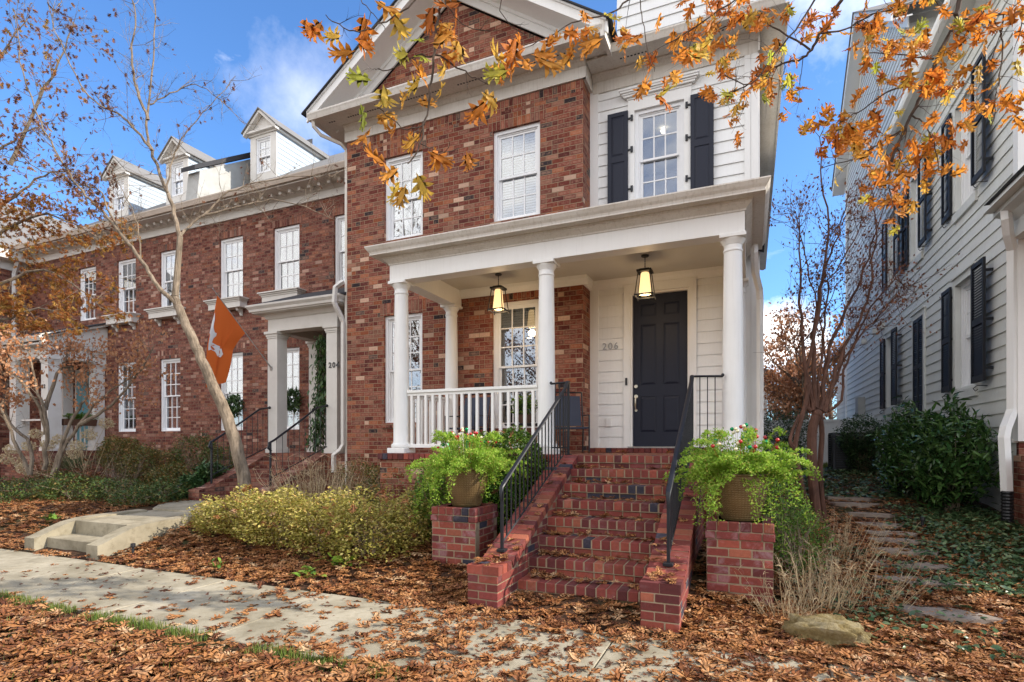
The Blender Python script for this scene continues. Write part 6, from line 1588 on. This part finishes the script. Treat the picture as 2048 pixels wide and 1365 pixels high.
litter('fallen_leaves', 'thick carpet of brown oak leaves on the grass strip in the foreground', 6500, (-8.5, 2.2, 1.4, 3.16), lambda x, y: 1.0 if y < 2.9 or x > -2.5 else .25 + .3 * nz(x, y), zhi=.05)
litter('fallen_leaves', 'scattered oak leaves on the left part of the pavement', 170, (-16, -3.4, 3.14, 4.5), lambda x, y: .12 + .9 * sstep((x + 6.5) / 3.2), zhi=.012, tilt=.15)
litter('fallen_leaves', 'drift of oak leaves covering the pavement in front of the brick steps', 2500, (-4.0, 2.6, 3.1, 5.25), lambda x, y: min(1, sstep((x + 3.9) / 1.4) * (.50 + .35 * nz(x, y, 1.2) + (.5 if x > -.4 else 0) + .5 * sstep((y - 4.15) / .4) + .4 * sstep((3.5 - y) / .3))), zhi=.022, tilt=.14)
litter('fallen_leaves', 'oak leaves covering the front planting bed', 5200, (-8.2, -2.4, 4.5, 7.2), lambda x, y: (.75 + .25 * nz(x, y)) * (.25 + .75 * sstep((y - 4.5) / .35 + .3 * nz(x, y, 2) + max(0, x + 3.8))), zhi=.035)
litter('fallen_leaves', 'oak leaves drifted beside the steps and along the right side path', 5200, (-.52, 3.4, 4.5, 9.4), lambda x, y: (.95 - .55 * sstep((y - 6.2) / 2.5)) * (.35 if any(abs(x - a) < .30 and abs(y - b) < .14 for a, b in STN) else 1), zhi=.035)
litter('fallen_leaves', 'smaller leaves on the far part of the side path', 2200, (.3, 3.3, 8.5, 15.5), lambda x, y: .6, (.06, .12), zhi=.03, mat='leaf_litter')
litter('fallen_leaves', 'leaves under the hedges left of the concrete steps', 3600, (-17, -8.2, 4.5, 8.0), lambda x, y: .8, zhi=.035)
litter('leaf_crumbs', 'crushed leaf fragments and small leaves mixed through the litter', 9000, (-8.2, 3.2, 1.6, 8.0), lambda x, y: .12 if 3.14 < y < 4.5 and x < -2.5 else .8, (.025, .06), zhi=.03, tilt=.3, mat='leaf_brown')
# leaves lying on the treads, cheek tops, landing
P = []
for i in range(7):
    zt = RI * (i + 1); yn = YN + TR * i
    for k in range(58 - i * 5):
        x = random.uniform(SX0 + .03, SX1 - .03); x = x if random.random() < .6 else random.choice([SX0, SX1]) + random.uniform(-.0, .3) * (1 if random.random() < .5 else 1)
        x = min(max(x, SX0 + .05), SX1 - .05); P.append((x, yn + random.uniform(.12, .29), zt + random.uniform(.012, .03)))
for k in range(26): P.append((random.uniform(-5.1, -.4), random.uniform(7.4, 9.3), FZ + .014))
for sx in (-2.34, -.69):
    for k in range(26): y = 4.74 + abs(random.gauss(0, .28)); P.append((sx + random.uniform(-.13, .13), y, (.40 if y < 5.02 else .40 + (y - 5.02) * .437) + random.uniform(.014, .035)))
    for k in range(10): y = random.uniform(5.4, 7.2); P.append((sx + random.uniform(-.13, .13), y, .40 + (y - 5.02) * .437 + .02))
n = len(P); o = scatter('step_leaves', LIT, P, np.stack([RN.normal(0, .25, n), RN.normal(0, .25, n), RN.uniform(0, 6.28, n)], 1), RN.uniform(.07, .12, n), M['leaf_litter']); tag(o, 'fallen oak leaves lying on the brick treads and cheek walls', 'leaves', kind='stuff')
# leaves caught in hedges
P = cloud([(-4.45, 5.62, .53, .70, .5, .48), (-6.2, 5.7, .54, .8, .45, .38), (-3.02, 6.72, 1.1, .38, .4, .62)], 130, .98, None, .1); P = P[P[:, 2] > .45]; n = len(P)
o = scatter('caught_leaves', OAK, P, RN.uniform(-1, 1, (n, 3)), RN.uniform(.08, .12, n), M['leaf_litter']); tag(o, 'oak leaves caught in the top of the yellow hedge and the boxwood', 'leaves', kind='stuff')
# grass edge of the verge
P = []
for i in range(8000):
    x = random.uniform(-8.5, -1.0); y = random.gauss(3.06, .06) if random.random() < .75 else random.uniform(1.6, 3.1)
    if y > 3.13 or (y > 2.9 and nz(x * 1.5, 1) < -.2): continue
    P.append((x, y, 0.0))
n = len(P); bl = ([(0, -.05, 0), (0, .05, 0), (.6, .03, .05), (.6, -.03, .05), (1, 0, .2)], [(0, 1, 2, 3), (3, 2, 4)])
o = scatter('lawn_grass', [bl], P, np.stack([np.zeros(n), RN.uniform(-1.55, -.7, n), RN.uniform(0, 6.28, n)], 1), RN.uniform(.04, .08, n), M['grass']); tag(o, 'green grass blades along the edge of the pavement', 'grass', kind='stuff')
P = [(random.uniform(.3, 3.3), random.uniform(15.5, 19.3)) for _ in range(5000)]; P = [(x, y, ground_z(x, y)) for x, y in P]; n = len(P)
o = scatter('lawn_grass', [bl], P, np.stack([np.zeros(n), RN.uniform(-1.55, -.8, n), RN.uniform(0, 6.28, n)], 1), RN.uniform(.06, .14, n), M['grass']); tag(o, 'patch of lawn in front of the white fence', 'grass', kind='stuff')
# ================================================================== FLAG
pb = at_y(543, 737, 9.70); tip = at_y(426, 578, 8.6)
fl = thing('flag', tuple(pb), 'orange flag with a white longhorn head on a pole fixed to the porch pillar', 'flag')
mb = MB(); mb.tube([pb, tip], [.012, .009], 8); mb.ball(tip, .018); mb.build('pole', M['digit'], fl)
mb = MB(); mb.box(pb.x - .03, pb.x + .03, pb.y - .02, pb.y + .0, pb.z - .05, pb.z + .04); mb.tube([pb, pb + (tip - pb) * .06], .02, 8); mb.build('bracket', M['digit'], fl)
ax = (tip - pb)
def flag_pt(s, t, off=0.0):
    """s along the hoist (0 tip .. 1 lower), t down the fly"""
    a = pb + ax * (.93 - .47 * s)
    TL = at_y(414, 775, 8.75); TR_ = at_y(449, 765, 9.2); LR = at_y(485, 662, 9.0)
    bot = TL.lerp(TR_, s)
    mid = at_y(418, 690, 8.7).lerp(at_y(462, 700, 9.2), s)
    p = a.lerp(mid, t * 2) if t < .5 else mid.lerp(bot, t * 2 - 1)
    w = (.06 * math.sin(s * 9 + t * 3.0) + .02 * math.sin(s * 21 - t * 5)) * min(1, t * 2.2); return p + Vector((.12, -.99, 0)) * (w + off)
ns, nt_ = 24, 30; mb = MB()
for j in range(nt_ + 1):
    for i in range(ns + 1): mb.v.append(tuple(flag_pt(i / ns, j / nt_)))
for j in range(nt_):
    for i in range(ns): q = j * (ns + 1) + i; mb.f.append((q, q + 1, q + ns + 2, q + ns + 1))
mb.build('cloth', M['flag'], fl, smooth=True)
# emblem: traced in picture coords of the cloth and laid 4 mm proud of it, both sides
def find_st(px, py):
    best = None
    for j in range(61):
        for i in range(49):
            p = flag_pt(i / 48, j / 60); d = -p.x * ST + p.y * CT; x = CX + F * (p.x * CT + p.y * ST) / d; y = HY - F * (p.z - EYE) / d; e = (x - px) ** 2 + (y - py) ** 2
            if best is None or e < best[0]: best = (e, i / 48, j / 60)
    return best[1], best[2]
em = [(1247, 192), (1252, 225), (1243, 270), (1247, 305), (1262, 310), (1258, 325), (1240, 340), (1234, 365), (1262, 380), (1288, 405), (1296, 432), (1280, 448), (1262, 440), (1250, 415), (1228, 405), (1212, 408), (1210, 380), (1216, 345), (1222, 318), (1212, 310), (1220, 285), (1228, 240)]
uv = [find_st(x / 2.904, 560 + y / 2.904) for x, y in em]
import mathutils.geometry as mg
tri = mg.tessellate_polygon([[Vector((s, t_, 0)) for s, t_ in uv]])
for off in (.006, -.006):
    mb = MB()
    for a, b, c in tri:
        # subdivide each triangle so that it follows the folds
        A, B, C_ = (Vector(uv[k]) for k in (a, b, c)); n = 4
        for i in range(n):
            for j in range(n - i):
                g_ = lambda u, v: flag_pt(*(A + (B - A) * (u / n) + (C_ - A) * (v / n)), off)
                mb.face(g_(i, j), g_(i + 1, j), g_(i, j + 1))
                if i + j < n - 1: mb.face(g_(i + 1, j), g_(i + 1, j + 1), g_(i, j + 1))
    mb.build('emblem', M['flag_white'], fl)
# ================================================================== LIGHT
AZ = math.radians(79); EL = math.radians(33)
S = Vector((math.sin(AZ) * math.cos(EL), math.cos(AZ) * math.cos(EL), math.sin(EL)))
ld = bpy.data.lights.new('sun', 'SUN'); ld.energy = 2.8; ld.angle = math.radians(.53); ld.color = (1, .91, .78)
lo = bpy.data.objects.new('sun', ld); COL.objects.link(lo); lo.rotation_euler = (-S).to_track_quat('-Z', 'Y').to_euler(); lo.location = (10, 10, 20)
w = bpy.data.worlds.new('World'); scene.world = w; w.use_nodes = True; nt = w.node_tree; nt.nodes.clear(); k = NT(nt)
sky = k.n('ShaderNodeTexSky'); sky.sky_type = 'NISHITA'; sky.sun_disc = False; sky.sun_elevation = EL; sky.sun_rotation = AZ; sky.altitude = 200; sky.air_density = 1.0; sky.dust_density = 1.1; sky.ozone_density = 2.5
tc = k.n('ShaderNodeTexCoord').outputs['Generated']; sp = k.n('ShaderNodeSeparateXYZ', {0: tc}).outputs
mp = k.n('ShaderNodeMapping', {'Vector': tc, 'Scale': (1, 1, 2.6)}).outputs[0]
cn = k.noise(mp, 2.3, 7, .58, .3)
# unseen bright cloud added toward the street side (-Y) as facade fill light
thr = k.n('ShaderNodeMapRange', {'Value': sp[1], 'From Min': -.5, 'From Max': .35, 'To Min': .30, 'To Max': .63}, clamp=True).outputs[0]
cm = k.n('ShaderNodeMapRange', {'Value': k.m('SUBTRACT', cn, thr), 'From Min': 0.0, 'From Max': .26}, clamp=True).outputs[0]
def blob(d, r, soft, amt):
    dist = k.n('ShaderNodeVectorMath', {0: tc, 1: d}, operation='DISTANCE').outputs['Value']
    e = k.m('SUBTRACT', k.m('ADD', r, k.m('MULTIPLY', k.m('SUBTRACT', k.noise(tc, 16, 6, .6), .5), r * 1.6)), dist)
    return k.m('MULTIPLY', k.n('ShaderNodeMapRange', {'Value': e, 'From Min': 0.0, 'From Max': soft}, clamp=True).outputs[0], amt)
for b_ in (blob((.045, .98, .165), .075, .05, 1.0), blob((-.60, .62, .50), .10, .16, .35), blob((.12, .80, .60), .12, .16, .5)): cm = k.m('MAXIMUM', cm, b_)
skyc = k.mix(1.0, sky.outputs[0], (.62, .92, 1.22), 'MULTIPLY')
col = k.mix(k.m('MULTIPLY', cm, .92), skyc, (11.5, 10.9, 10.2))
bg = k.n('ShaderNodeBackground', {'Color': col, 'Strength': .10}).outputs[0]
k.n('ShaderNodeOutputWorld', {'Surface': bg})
vs = scene.view_settings; vs.view_transform = 'Standard'; vs.look = 'None'; vs.exposure = 1.35; vs.gamma = 1.0; vs.use_curve_mapping = False
scene.cycles.max_bounces = 8; scene.cycles.transparent_max_bounces = 16; scene.cycles.diffuse_bounces = 4; scene.cycles.use_denoising = True
scene.cycles.sample_clamp_indirect = 6
